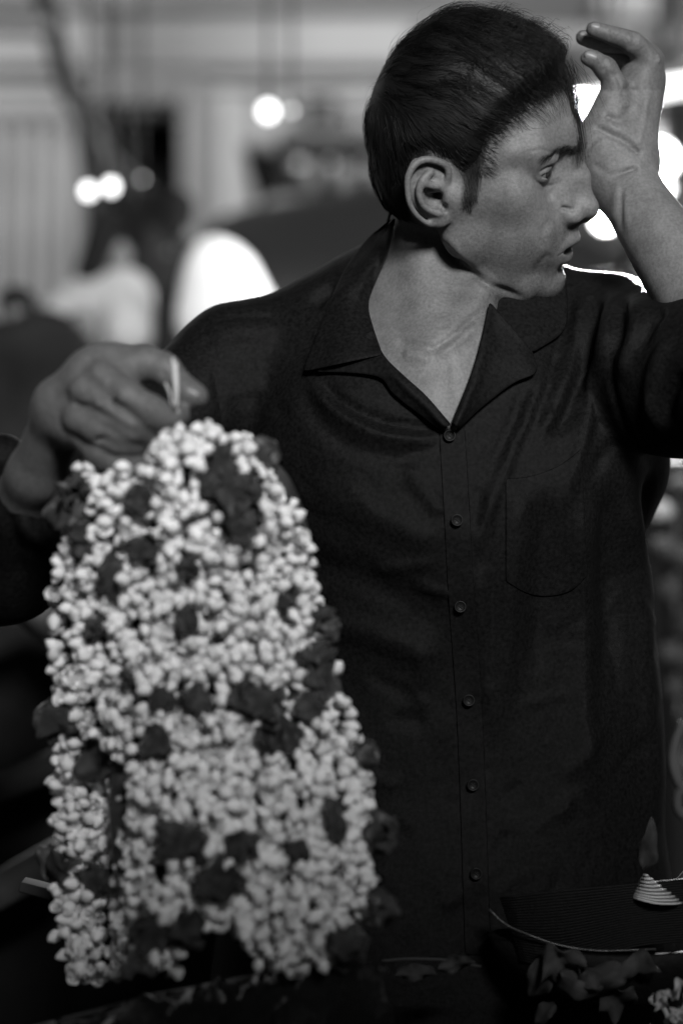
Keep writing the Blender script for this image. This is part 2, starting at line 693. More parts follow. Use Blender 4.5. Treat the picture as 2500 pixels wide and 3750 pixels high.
def bulb(px, py, d, r, power, label, strength=60, hang=0.5):
    c = P(px, py, d)
    e = empty('light_bulb', c, label, 'lamp', 'lit bulbs along the street')
    m = mat('lit_glass', .8, .3, emit=strength)
    V, F, _ = uv_ball(c, r, (0, 0, 1), 16, 10)
    V[:, 2] = np.where(V[:, 2] > c[2], c[2] + (V[:, 2] - c[2]) * 1.25, V[:, 2])
    child(mesh_obj('glass', V, F, m), e)
    tube_obj('socket', [c + (0, 0, r * 1.1), c + (0, 0, r * 1.6), c + (0, 0, r * 2.4)], r * .55, m_black, e)
    tube_obj('cord', [c + (0, 0, r * 2.4), c + (0, 0, hang * .5), c + (0, 0, hang)], .004, m_black, e, sides=5)
    if power:
        ld = bpy.data.lights.new('bulb_light', 'POINT')
        ld.energy = power
        ld.shadow_soft_size = r
        lo_ = bpy.data.objects.new('bulb_light', ld)
        lo_.location = c - np.array((0, r * 1.5, 0))
        link(lo_)
        child(lo_, e)
    return e


bulb(325, 702, 4.1, .011, 0, 'lower left bulb of the glowing pair before the dark doorway', 3.4)
bulb(407, 686, 4.1, .011, 0, 'upper right bulb of the glowing pair before the dark doorway', 3.4)
bulb(980, 410, 4.35, .014, 0, 'single glowing bulb above the pale vehicle', 3.6)
bulb(1068, 405, 4.3, .0045, 0, 'tiny added glow imitating the ghost of the single bulb above the vehicle', 1.6)  # glow added for the ghost image beside the single bulb
bulb(522, 655, 4.6, .0035, 0, 'faint tiny bulb hanging in the dark doorway', 1.5)
bulb(2412, 590, 4.4, .030, 28, 'big glowing bulb right of the raised wrist', 9)
bulb(2432, 690, 4.2, .012, 0, 'small glowing bulb just under the big one by the wrist', 7)
bulb(2215, 800, 4.2, .022, 28, 'glowing bulb seen between the nose and the forearm', 8)

# fluorescent batten behind the raised hand
tl_ = empty('tube_lamp', P(2300, 350, 3.4), 'bright lit tube lamp slanting behind the raised hand', 'lamp')
m_tube = mat('lit_tube', .9, .3, emit=1.8)
ta, tb = P(2010, 398, 3.4), P(2640, 290, 3.4)
tube_obj('tube', [ta, (ta + tb) / 2, tb], .0165, m_tube, tl_, sides=16)
tube_obj('batten', [ta + (0, .02, .024), (ta + tb) / 2 + (0, .02, .024), tb + (0, .02, .024)], .007, m_metal, tl_)
for e_ in (ta, tb):
    tube_obj('end_cap', [e_ - (.012, 0, 0), e_, e_ + (.012, 0, 0)], .019, m_metal, tl_)
tube_obj('hanger', [ta + (.1, .02, .03), ta + (.1, .02, .5), ta + (.1, .02, 1.2)], .004, m_metal, tl_)
tube_obj('hanger', [tb + (-.05, .02, .03), tb + (-.05, .02, .5), tb + (-.05, .02, 1.2)], .004, m_metal, tl_)
ad = bpy.data.lights.new('tube_light', 'AREA')
ad.shape = 'RECTANGLE'
ad.size, ad.size_y = .30, .04
ad.energy = 75.0
al = bpy.data.objects.new('tube_light', ad)
al.location = tb * .62 + ta * .38 + np.array((0, -.03, -.02))
al.rotation_euler = (Vector(P(1900, 900, 2.0)) - Vector(al.location)).to_track_quat('-Z', 'Y').to_euler()
link(al)
child(al, tl_)

# pale vehicle behind the seller's shoulder
veh = empty('parked_van', (P(1250, 0, 6.8)[0], 6.8, 0), 'pale boxy van with dark windows and a roof rack, left of the head', 'van')
q = lambda x0, y0, x1, y1, d, dep: pbox(x0, y0, x1, y1, d, dep)
lo, hi = q(940, 700, 1760, 1500, 6.8, 1.7)
box('body', (lo[0], lo[1], .35), hi, m_vbody, veh, .06)
lo, hi = q(1000, 545, 1760, 700, 6.84, 1.6)
box('cabin', lo, (hi[0], hi[1], hi[2]), m_vbody, veh, .04)
lo, hi = q(1010, 455, 1760, 545, 6.74, 1.8)
box('roof', lo, hi, m_vroof, veh, .06)
lo, hi = q(880, 515, 1010, 560, 6.74, 1.8)
box('sun_visor', lo, hi, m_vroof, veh, .03)
for x0, x1 in ((1018, 1130), (1172, 1232), (1300, 1352), (1420, 1560)):
    lo, hi = q(x0, 572, x1, 690, 6.81, .04)
    box('window', lo, hi, m_glass, veh, .01)
lo, hi = q(1105, 350, 1235, 400, 6.9, .7)
box('luggage', lo, hi, m_black, veh, .02)
for x in (1100, 1170, 1240):
    tube_obj('rack_rail', [P(x, 455, 6.9), P(x, 430, 6.9), P(x, 400, 6.9)], .015, m_metal, veh)
tube_obj('rack_rail', [P(1060, 405, 6.9), P(1300, 405, 6.9), P(1500, 405, 6.9)], .015, m_metal, veh)
for x in (1120, 1620):
    c = P(x, 1875 + (1.285 - .33) / 7 * FPX, 6.8)
    an = np.linspace(0, 2 * math.pi, 13)[:-1]
    w_ = tube_obj('wheel', [c + (0, -.05, 0), c + (0, .05, 0), c + (0, .16, 0)], .33, m_tyre, veh, sides=24)
    t_ = tube_obj('rim', [c + (0, -.06, 0), c + (0, -.055, 0), c + (0, -.05, 0)], .2, m_metal, w_, sides=20)
    t_.matrix_parent_inverse = Matrix.Identity(4)

# dark car in front of it
car = empty('parked_car', (P(1200, 0, 5.2)[0], 5.2, 0), 'dark parked car seen low behind the left shoulder', 'car')
cz = lambda y: P(0, y, 5.2)[2]
blob('body', [(P(960, 1010, 5.6), P(1700, 960, 5.6), .16, .22, .1), (P(900, 1300, 5.5), P(2000, 1300, 5.5), .28, .28, .1), (P(900, 1650, 5.5), P(2000, 1650, 5.5), .26, .26, .1)],
     m_black, car, .035, .1)
blob('roof', [(P(1200, 900, 5.7), P(1700, 850, 5.7), .11, .14, .1)], m_black, car, .03)
for x in (1000, 1850):
    c = P(x, 1875 + (1.285 - .31) / 5.2 * FPX, 5.2)
    tube_obj('wheel', [c + (0, -.02, 0), c + (0, .05, 0), c + (0, .16, 0)], .31, m_tyre, car, sides=24)


# passers-by, each with a head, hair, clothes and legs
def passer(label, d, head, hr, sh_l, sh_r, waist, m_top, arms, tr=.12, hair_shift=(0, 0), hunch=None, hair_more=None, ar=.05, sr_=.04):
    """Blurred figure: head (px, py), head radius px, shoulders, waist centre in photograph pixels at distance d."""
    k = d / FPX
    e = empty('person', (P(waist[0], 0, d)[0], d, 0), label, 'person', 'people on the street behind')
    hp = P(*head, d)
    r = hr * k
    sl, sr, wp = P(*sh_l, d), P(*sh_r, d), P(*waist, d)
    ctr = (sl + sr) / 2
    fl, fr_ = np.array((wp[0] - tr * .55, d, .1)), np.array((wp[0] + tr * .6, d, .1))
    blob('body', [(hp + (0, 0, r * .15), hp - (0, 0, r * .35), r * .82, r * .66, .02), (hp - (0, 0, r * .8), ctr, r * .5, r * .55, .03),
                  (wp, fl, tr * .6, .045, .05), (wp, fr_, tr * .6, .045, .05),
                  (fl - (0, 0, .05), fl - (0, .13, .07), .04, .03, .03), (fr_ - (0, 0, .05), fr_ - (0, .13, .07), .04, .03, .03)]
         + [(P(*a[1], d + a[3]), P(*a[2], d + a[3]), .034, .028, .02) for a in arms], m_dskin, e, .018)
    hs = np.array((hair_shift[0] * k, .02, hair_shift[1] * k))
    blob('hair', [(hp + hs + (0, -.012, r * .35), hp + hs + (0, .03, -r * .1), r * 1.0, r * .9, .02)] +
         ([(P(*hair_more[0], d - .02), P(*hair_more[1], d - .02), hair_more[2] * k, hair_more[3] * k, .02)] if hair_more else []), m_dcloth, e, .014)
    pr = [(sl, sr, sr_, sr_, .05), (ctr - (0, 0, .05), wp, tr * .85, tr, .06, ((0, 1, 0), .8))]
    if hunch:
        pr.append((P(*hunch[0], d), P(*hunch[1], d), hunch[2], hunch[3], .05))
    blob('shirt', pr + [(P(*a[0], d), P(*a[1], d + a[3]), ar, ar * .85, .03) for a in arms], m_top, e, .016, wob=.005)
    blob('trousers', [(wp, fl, tr * .85, .07, .05), (wp, fr_, tr * .85, .07, .05)], m_dcloth, e, .02)
    return e


passer('stooping figure in a brilliant white shirt behind the left shoulder', 4.3, (640, 775), 66, (775, 960), (835, 960), (830, 1500), m_white,
       [((880, 1000), (985, 1150), (930, 1300), 0), ((750, 1010), (700, 1170), (720, 1300), 0)], tr=.066, hunch=((785, 925), (825, 1180), .024, .062), hair_shift=(6, -18), hair_more=((655, 745), (632, 835), 56, 50), ar=.03, sr_=.026)
passer('dark haired person in a white shirt, nearest the glowing bulb pair', 4.4, (425, 940), 74, (335, 1100), (450, 1090), (400, 1500), m_offwhite,
       [((320, 1110), (250, 1150), (180, 1230), 0), ((460, 1090), (470, 1220), (380, 1290), -.1)], tr=.065, hair_shift=(-40, 35), hair_more=((395, 800), (330, 1000), 52, 60))
passer('person in dark clothes standing between the two white shirts', 4.7, (590, 925), 60, (520, 1030), (640, 1030), (590, 1500), m_dcloth,
       [((630, 1040), (660, 1180), (640, 1300), 0)], tr=.085, hair_more=((560, 860), (530, 990), 40, 40))
passer('dark clothed person at the left edge behind the lowered forearm', 3.9, (60, 1140), 75, (-60, 1290), (130, 1290), (60, 1800), m_dcloth,
       [((150, 1250), (230, 1260), (300, 1190), 0)], tr=.09)
passer('dark figure seen between the chin and the forearm', 3.85, (2330, 985), 75, (2200, 1110), (2460, 1120), (2330, 1700), m_dcloth,
       [((2470, 1150), (2560, 1350), (2500, 1500), 0)], tr=.10)

# low plants / bushes at the left
# pale hand cart behind the raised forearm
cart = empty('hand_cart', P(60, 0, 4.6) * np.array([1, 1, 0]), 'pale topped hand cart behind the raised forearm', 'cart')
lo, hi = pbox(-400, 1405, 330, 1560, 4.6, .7)
box('tray', lo, hi, m_trim, cart, .02)
for x in (-350, 270):
    for dy in (.05, .62):
        c = P(x, 1560, 4.6)
        tube_obj('leg', [(c[0], 4.6 + dy, 0.0), (c[0], 4.6 + dy, c[2] / 2), (c[0], 4.6 + dy, c[2])], .02, m_metal, cart)

# unseen wall added behind the camera to shade the lower part of the stall
bw = empty('added_shade_wall', (0, -.75, 0), 'unseen wall added behind the camera to shade the lower stall', 'wall')
box('wall', (-5, -.95, 0), (5, -.75, SHADE_TOP), m_plaster2, bw, .01)

tp = empty('added_dark_sheet', (P(2600, 0, 3.7)[0], 3.7, 0), 'near-black sheet added behind the seller to darken the lower right edge', 'added_dark_sheet')  # dark sheet put in so this edge reads black
V, F = [], []
for i in range(40):
    for j in range(12):
        t, s_ = i / 39, j / 11
        x, y = 2150 + 1000 * t, 1655 + (4900 - 1655) * s_
        p = P(x, y, 3.7)
        V.append((p[0], 3.7 + .03 * math.sin(t * 30 + s_ * 2) * (.4 + s_), max(p[2] - .01 * math.sin(t * 14), .002)))
for i in range(39):
    for j in range(11):
        F.append((i * 12 + j, (i + 1) * 12 + j, (i + 1) * 12 + j + 1, i * 12 + j + 1))
to = mesh_obj('sheet', V, F, m_dark)
to.modifiers.new('thickness', 'SOLIDIFY').thickness = .004
child(to, tp)
tube_obj('tie_rope', [P(2150, 1655, 3.7), P(2600, 1662, 3.7), P(3150, 1650, 3.7)], .006, m_metal, tp)
for x in (2150, 3150):
    tube_obj('post', [(P(x, 0, 3.72)[0], 3.72, 0), (P(x, 0, 3.72)[0], 3.72, .6), (P(x, 0, 3.72)[0], 3.72, P(0, 1640, 3.72)[2])], .012, m_metal, tp)


# ------------------------------------------------------------------ the flower seller: head, neck and chest
def head_frame(yaw, pitch, roll, o):
    y, p, r = np.radians([yaw, pitch, roll])
    f = np.array([np.sin(y) * np.cos(p), -np.cos(y) * np.cos(p), np.sin(p)])
    l = np.cross(f, (0, 0, 1.0))
    l /= np.linalg.norm(l)
    u = np.cross(l, f)
    l2 = np.cos(r) * l - np.sin(r) * u
    u2 = np.cos(r) * u + np.sin(r) * l
    return Frame(o, np.stack([f, l2, u2], 1))


HD = 2.03
HF = head_frame(74, -6, 18, P(1697, 612, HD))


def mm(*p):
    return tuple(v * 0.001 for v in p)


def head_point(f, l, u):
    return HF.w(mm(f, l, u))


def hell(V, c, r, k=10, op='add', sym=True, rot=None):
    for s in ((1, -1) if sym and c[1] else (1,)):
        V.ell(mm(c[0], c[1] * s, c[2]), mm(*r), k * .001, op, HF, rot)


def hrc(V, a, b, ra, rb, k=10, op='add', sym=True, sq=None):
    for s in ((1, -1) if sym and (a[1] or b[1]) else (1,)):
        V.rc(mm(a[0], a[1] * s, a[2]), mm(b[0], b[1] * s, b[2]), ra * .001, rb * .001, k * .001, op, HF,
             ((sq[0][0], sq[0][1] * s, sq[0][2]), sq[1]) if sq else None)


def build_head(V, scalp_only=False):
    # skull
    hell(V, (-4, 0, 42), (70, 72, 80), 1)
    hell(V, (36, 0, 44), (58, 62, 62), 22)
    hell(V, (-14, 0, 0), (60, 58, 56), 25)
    if scalp_only:
        return
    # face mass
    hell(V, (38, 0, -20), (50, 50, 70), 25)
    hell(V, (52, 0, -58), (40, 38, 44), 20)
    # jaw
    hrc(V, (8, 56, -14), (17, 52, -54), 11, 12, 14)
    hrc(V, (17, 52, -54), (66, 25, -91), 12, 13, 14)
    hrc(V, (62, 24, -86), (82, 0, -93), 14, 13, 14)
    hell(V, (84, 0, -92), (14, 18, 13), 12)
    hell(V, (46, 26, -64), (26, 22, 20), 12)
    hell(V, (54, 16, -85), (28, 19, 12), 10)
    hell(V, (24, 47, -34), (28, 15, 26), 18)
    # cheeks and temples
    hrc(V, (70, 46, 20), (42, 58, 14), 8, 9, 16)
    hell(V, (60, 44, -12), (22, 18, 16), 22)
    hell(V, (50, 36, -42), (28, 20, 30), 22)
    hrc(V, (12, 60, -8), (58, 52, -8), 7, 9, 24)
    # brow
    hrc(V, (86, 10, 36), (74, 42, 35), 8, 7, 18)
    hrc(V, (74, 42, 35), (58, 55, 28), 7, 7, 18)
    hell(V, (88, 0, 40), (9, 16, 14), 14)
    # eye socket
    hell(V, (97, 29, 14), (17, 15, 10), 14, 'sub')
    # eyelids over the ball
    hell(V, (76, 31, 13), (14.2, 15, 14), 7)
    hrc(V, (84, 17, 24), (87, 32, 25.5), 3.0, 4.0, 7)
    hrc(V, (87, 32, 25.5), (76, 46, 21), 4.0, 3.0, 7)
    V.tube([HF.w(mm(*p)) for p in ((88.5, 17, 17.5), (90.5, 26, 21), (89.5, 35, 21), (83, 45, 17))], [.0007, .001, .001, .0007], .0022, 'sub')
    hell(V, (91, 31, 12.2), (13, 13.6, 2.6), 1.2, 'sub')
    # nose
    hrc(V, (90, 0, 30), (105, 0, 4), 6.5, 7, 14)
    hrc(V, (105, 0, 4), (112.5, 0, -18), 7, 8, 8)
    hrc(V, (88, 8, 10), (97, 12, -20), 7, 9, 14)
    hell(V, (113, 0, -23.5), (10, 10, 9), 8)
    hell(V, (101, 13, -28.5), (11, 7.2, 7.5), 6)
    hrc(V, (98, 0, -36), (110, 0, -32), 4.2, 4.2, 5)
    hell(V, (104, 8.2, -36.5), (7, 3.4, 4.2), 2.5, 'sub')
    hrc(V, (95, 20.5, -24), (92, 21, -33), .8, 1.0, 4, 'sub')
    hrc(V, (105, 17, -21.5), (98, 19.5, -20), .7, .7, 5, 'sub')
    # muzzle and lips
    hell(V, (72, 0, -56), (27, 30, 27), 18)
    hell(V, (66, 30, -36), (22, 14, 24), 20)
    hrc(V, (98, 4, -46), (98, 4, -40), 2.6, 2.2, 5)
    V.tube([HF.w(mm(*p)) for p in ((86, -26, -58), (95.5, -14, -52.5), (99.5, -4, -51), (99.5, 4, -51), (95.5, 14, -52.5), (86, 26, -58))],
           [.0018, .0038, .0052, .0052, .0038, .0018], .004)
    V.tube([HF.w(mm(*p)) for p in ((85, -25, -59), (93, -13, -65), (97.5, 0, -66.5), (93, 13, -65), (85, 25, -59))],
           [.002, .0046, .006, .0046, .002], .004)
    hell(V, (100, 0, -58.6), (15, 15.5, 4.4), 1.5, 'sub')
    V.tube([HF.w(mm(*p)) for p in ((99, 5, -58), (95, 14, -57.5), (89, 25, -58.8), (87, 28, -60))], [.0026, .0026, .0018, .0008], .002, 'sub')
    hell(V, (99, 0, -77), (8, 15, 4.0), 8, 'sub')
    # ears
    for s in (1, -1):
        th = math.radians(24)
        a = np.array([math.cos(th), -math.sin(th) * s, 0.0])
        b = np.array([0.0, 0.0, 1.0])
        n = np.array([math.sin(th), math.cos(th) * s, 0.0])
        EF = Frame(HF.w(mm(-4, 67 * s, 0)), HF.R @ np.stack([a, b, n], 1))

        def e(x, y, z):
            return mm(x, y, z)
        tilt = math.radians(-22)
        rot = np.array([[math.cos(tilt), -math.sin(tilt), 0], [math.sin(tilt), math.cos(tilt), 0], [0, 0, 1.0]])
        V.ell(e(-8, 2, 6), e(18.5, 28, 4.2), .004, 'add', EF, rot.T)
        V.ell(e(-6, 2, 0), e(12, 20, 7), .005, 'add', EF, rot.T)
        V.ell(e(-12, 10, 12.5), e(13, 15, 5.5), .003, 'sub', EF, rot.T)
        V.ell(e(-3.5, -2.5, 10), e(9.5, 12.5, 11), .002, 'sub', EF, rot.T)
        V.ell(e(1, -1, 2), e(5, 6, 11), .003, 'sub', EF)
        hx = [(6, 4, 6), (9, 13, 9), (8, 21, 11), (1, 26, 12.5), (-10, 28, 13), (-20, 24, 13.5), (-27, 15, 13.5), (-28.5, 4.5, 13),
              (-27, -6, 12.5), (-22, -15.5, 11), (-14.5, -24, 9), (-7, -29.5, 7)]
        V.tube([e(*p) for p in hx], [m * .001 for m in (2.2, 2.8, 3.0, 3.0, 3.0, 3.1, 3.1, 3.0, 2.8, 2.6, 2.5, 2.6)], .002, 'add', EF)
        V.tube([e(6, 4, 6), e(-1, 5, 4), e(-8, 3, 1)], [.0026, .0024, .0015], .002, 'add', EF)
        V.tube([e(-6, 18, 10.5), e(-15, 11, 12.5), e(-18, 2, 12.5), e(-14.5, -8, 12), e(-7, -14.5, 11), e(0, -18, 10)],
               [.003, .0036, .0034, .0032, .0034, .0036], .003, 'add', EF)
        V.tube([e(-13, 11, 12), e(-4, 8, 10), e(1, 7, 8)], [.003, .0028, .002], .003, 'add', EF)
        V.ell(e(10.5, -4, 5), e(6.5, 9, 5.2), .004, 'add', EF)
        V.ell(e(2, -25, 7), e(9, 9, 3.8), .004, 'add', EF)
        V.ell(e(5, -13, 9), e(3.0, 4.5, 6), .002, 'sub', EF)


LM = [  # head landmark (mm) -> where the photograph shows it
    ((-5, 72, 0), (1590, 722)), ((0, 74, -32), (1607, 828)), ((-14, 80, 30), (1528, 570)), ((-34, 82, 4), (1472, 690)),
    ((88, 32, 14), (2003, 632)), ((93, 16, 14), (2038, 620)), ((80, 46, 14), (1962, 640)),
    ((96, 0, 24), (2112, 560)), ((123, 0, -24), (2187, 776)), ((103, 0, -40), (2118, 826)),
    ((105.5, 0, -51), (2126, 878)), ((104.5, 0, -66), (2091, 945)), ((94, 0, -77), (2062, 990)),
    ((97, 0, -92), (2046, 1030)), ((84, 0, -106), (1990, 1086)),
    ((86, 26, -58), (2020, 928)), ((12, 58, -62), (1672, 918)), ((44, 36, -92), (1805, 1038)), ((-50, 28, 99), (1478, 205)),
    ((98, 20, -30), (2055, 800)), ((96, 0, 45), (2108, 480)), ((60, 60, 10), (1870, 610)),
    ((72, 46, 36), (1950, 545)), ((90, 10, 34), (2085, 520)),
]
_src = [head_point(*a) for a, _ in LM]
_dst = [P(b[0], b[1], s[1]) for (_, b), s in zip(LM, _src)]
for a in [(-82, 0, 40), (-8, 0, 122), (-8, -73, 42), (30, -60, -30), (-40, 55, -60), (-60, -40, -60), (40, -20, 105), (-60, 50, 90)]:
    _src.append(head_point(*a))
    _dst.append(head_point(*a))
for p in [P(1500, 1150, 2.0), P(1800, 1250, 1.98), P(1640, 1530, 1.9), P(1350, 1000, 2.05), P(1600, 1400, 2.2)]:
    _src.append(p)
    _dst.append(p)
head_warp = rbf_fit(_src, _dst)

c0 = HF.o
ax = axis([(c0[0] - .26, c0[0] - .115, .004), (c0[0] - .115, c0[0] + .145, .00125), (c0[0] + .145, c0[0] + .20, .004)])
ay = axis([(c0[1] - .20, c0[1] - .13, .004), (c0[1] - .13, c0[1] + .04, .00125), (c0[1] + .04, c0[1] + .17, .003)])
az = axis([(c0[2] - .36, c0[2] - .13, .003), (c0[2] - .13, c0[2] + .09, .00125), (c0[2] + .09, c0[2] + .15, .003)])
HV = Vol(ax, ay, az)
build_head(HV)
# neck, throat and chest
NV = HV
HV.rc(P(1625, 800, 2.066), P(1565, 1150, 2.062), .045, .053, .005)
HV.rc(P(1735, 985, 2.03), P(1660, 1200, 2.02), .020, .028, .012)
HV.rc(P(1525, 840, 2.035), P(1595, 1265, 1.985), .008, .006, .022)       # near neck muscle
HV.rc(P(1830, 1020, 2.01), P(1615, 1285, 1.980), .009, .006, .014)      # far neck muscle
HV.ell(P(1560, 1900, 2.11), (.17, .155, .15), .04)
HV.ell(P(1590, 1600, 2.07), (.12, .12, .12), .04)
HV.rc(P(1450, 1200, 2.09), P(1050, 1330, 2.10), .05, .04, .03)
HV.rc(P(1640, 1200, 2.09), P(2000, 1300, 2.10), .05, .04, .03)
HV.rc(P(1565, 1310, 1.985), P(1300, 1240, 2.03), .007, .007, .02)         # collar bones
HV.rc(P(1640, 1305, 1.985), P(1900, 1215, 2.03), .007, .007, .02)
HV.ell(P(1597, 1285, 1.944), (.006, .006, .009), .02, 'sub')             # notch above the breastbone
V_h, F_h = HV.mesh()
F_h = orient(HV, V_h, F_h)
loc_h = (V_h - HF.o) @ HF.R * 1000          # head coordinates before the warp
V_h = head_warp(V_h)


# ------------------------------------------------------------------ hair
HAIRLINE = [(200, 104), (92, 99), (82, 90), (68, 76), (52, 60), (38, 38), (35, 10), (33, -4), (28, -16), (20, -15), (19, 8), (10, 24),
            (-6, 32), (-20, 28), (-29, 14), (-33, -10), (-32, -29), (-44, -42), (-70, -52), (-200, -52), (-200, 220), (200, 220)]

SV = Vol(axis([(c0[0] - .13, c0[0] + .13, .0025)]), axis([(c0[1] - .13, c0[1] + .13, .0025)]), axis([(c0[2] - .11, c0[2] + .16, .0025)]))
build_head(SV, True)
SV.rc(P(1625, 800, 2.075), P(1565, 1150, 2.07), .045, .053, .005)


def hair_depth(q):
    """Thickness of the hair in mm at head coordinates q."""
    f, l, u = q.T
    e = poly_sd(f, u, HAIRLINE)
    t = 4.0 + 3.5 * sm(u, 10, 50) + 5.0 * sm(u, 60, 110) + 2.0 * sm(f, 30, 80) * sm(u, 50, 80) + 2.0 * sm(-f, 30, 60) * sm(u, -10, 40)
    t -= 3.5 * sm(-f, 10, 45) * sm(u, 55, 95)
    t = t * (0.12 * sm(e, -.5, 1.5) + .88 * sm(e, 0.5, 15)) - 3.0 * sm(-e, -1.0, 3.0)
    t = np.where((f > 14) & (u < 22), np.minimum(t, 1.5), t)
    return t


_g = np.stack(np.meshgrid(*SV.ax, indexing='ij'), -1).reshape(-1, 3)
_q = (_g - HF.o) @ HF.R * 1000
near = np.abs(SV.D.ravel()) < 0.03
_t = np.full(len(_g), -3.0)
_t[near] = hair_depth(_q[near])
CV = Vol(*SV.ax)
CV.D = (SV.D.ravel() - (_t * 0.72 * 0.001)).reshape(SV.D.shape).astype(np.float32)
V_c, F_c = CV.mesh()
F_c = orient(CV, V_c, F_c)
q_c = (V_c - HF.o) @ HF.R * 1000
keep = hair_depth(q_c) > 0.4
F_c = F_c[keep[F_c].all(1)]
use = np.unique(F_c)
remap = np.full(len(V_c), -1)
remap[use] = np.arange(len(use))
F_c = remap[F_c]
V_c, q_c = V_c[use], q_c[use]


def flow(q):
    f, l, u = q.T
    top = sm(u, 30, 85)
    back = sm(-f, 5, 50)
    a = 0.55 + 0.6 * top
    a = a * (1 - back * (1 - top)) + 0.15
    b = -0.75 + 0.65 * top + 0.0 * f
    b = b - 0.5 * back * (1 - top) - 0.40 * sm(f, 55, 95)
    fr = sm(f, 25, 50) * sm(u, 25, 45) * (1 - sm(f, 78, 90))
    b = b * (1 - fr) - 0.22 * fr
    a = a * (1 - fr) + 1.0 * fr
    side = np.sign(l) * 0.25 * top * (1 - fr)
    d = np.stack([a, side, b], 1)
    return d / np.linalg.norm(d, axis=1, keepdims=True)


def grow(roots, length, n, height, jitter, seed, curl=0.0, out_by=1.0, over=0.0):
    """Walk strands over the scalp; roots in world space, everything returned in world space (n_strands, n, 3)."""
    r = np.random.default_rng(seed)
    N = len(roots)
    p = roots.copy()
    own = r.normal(size=(N, 3)) * jitter
    q0 = (roots - HF.o) @ HF.R * 1000
    hs = height * r.uniform(0.45, 1.08, N) * (1 + .22 * vnoise(q0 * .22, 12)[:, 0])
    L = length * r.uniform(0.6, 1.25, N)
    out = [p.copy()]
    ph = r.uniform(0, 6.28, N)
    lim = r.uniform(-3.5, 1.5, N) - 30 * (curl > 0) - over
    for i in range(1, n):
        q = (p - HF.o) @ HF.R * 1000
        dr = flow(q) + own + 0.24 * vnoise(q * 0.09, 3) + 0.16 * vnoise(q * 0.3, 5)
        if curl:
            dr = dr + curl * np.stack([np.sin(ph + i * 1.9), np.cos(ph + i * 1.6), np.sin(ph * 2 + i * 1.3)], 1)
        dr = dr @ HF.R.T
        d, g = SV.sample(p)
        dr -= g * (dr * g).sum(1)[:, None] * 0.9
        dr /= np.linalg.norm(dr, axis=1, keepdims=True)
        e = poly_sd(q[:, 0], q[:, 2], HAIRLINE)
        go = np.where((e < lim) & (q[:, 2] > 20), 0.06, 1.0)
        p = p + dr * (L * go / (n - 1))[:, None]
        d, g = SV.sample(p)
        q = (p - HF.o) @ HF.R * 1000
        th = np.maximum(hair_depth(q), 0.6) * 0.001
        th = np.maximum(th, height * 0.0 + 0.002 * min(1, i / 3))
        target = np.minimum(th * (hs / height) * out_by, 0.03) * min(1.0, i / 3.0)
        p = p + g * (target - d)[:, None] * 0.8
        out.append(p.copy())
    return np.stack(out, 1)


def scalp_roots(n, seed, cond=None):
    r = np.random.default_rng(seed)
    m = hair_depth(q_c) > 0.6
    if cond is not None:
        m &= cond(q_c)
    idx = np.where(m)[0]
    pick = r.choice(idx, n)
    p = V_c[pick] + r.normal(size=(n, 3)) * 0.0012
    d, g = SV.sample(p)
    return p - g * d[:, None]


_sets = []
R1 = scalp_roots(13000, 1)
qq = (R1 - HF.o) @ HF.R * 1000
ln = 0.020 + 0.040 * sm(qq[:, 2], 35, 85)
_e = poly_sd(qq[:, 0], qq[:, 2], HAIRLINE)
ln *= 0.35 + 0.65 * sm(_e, 2, 16)
ln = np.where((qq[:, 0] > 14) & (qq[:, 2] < 20), 0.007, ln)
_sets.append(strands_mesh(head_warp(grow(R1, ln, 9, 0.010, 0.10, 2).reshape(-1, 3)).reshape(-1, 9, 3), 0.00017, taper=.1))
R2 = scalp_roots(1500, 21, lambda q: (q[:, 0] > 10) & (q[:, 2] > 78))
S2 = grow(R2, np.full(1500, 0.026), 9, 0.0085, 0.35, 22, curl=1.1, out_by=1.5)
_sets.append(strands_mesh(head_warp(S2.reshape(-1, 3)).reshape(-1, 9, 3), 0.00016))
R3 = scalp_roots(500, 31, lambda q: (q[:, 0] < -28) & (q[:, 2] < -18))
S3 = grow(R3, np.full(500, 0.022), 9, 0.006, 0.22, 32)
_sets.append(strands_mesh(head_warp(S3.reshape(-1, 3)).reshape(-1, 9, 3), 0.0002))
R4 = scalp_roots(420, 51, lambda q: (q[:, 0] > 48) & (q[:, 2] > 52))
S4 = grow(R4, np.full(420, 0.040), 9, 0.0085, 0.34, 52, over=24, out_by=1.05)
_sets.append(strands_mesh(head_warp(S4.reshape(-1, 3)).reshape(-1, 9, 3), 0.00012, taper=.1))
R5 = scalp_roots(420, 61)
S5 = grow(R5, np.full(420, 0.030), 9, 0.0085, 0.42, 62, out_by=1.45)
_sets.append(strands_mesh(head_warp(S5.reshape(-1, 3)).reshape(-1, 9, 3), 0.00010, taper=.1))
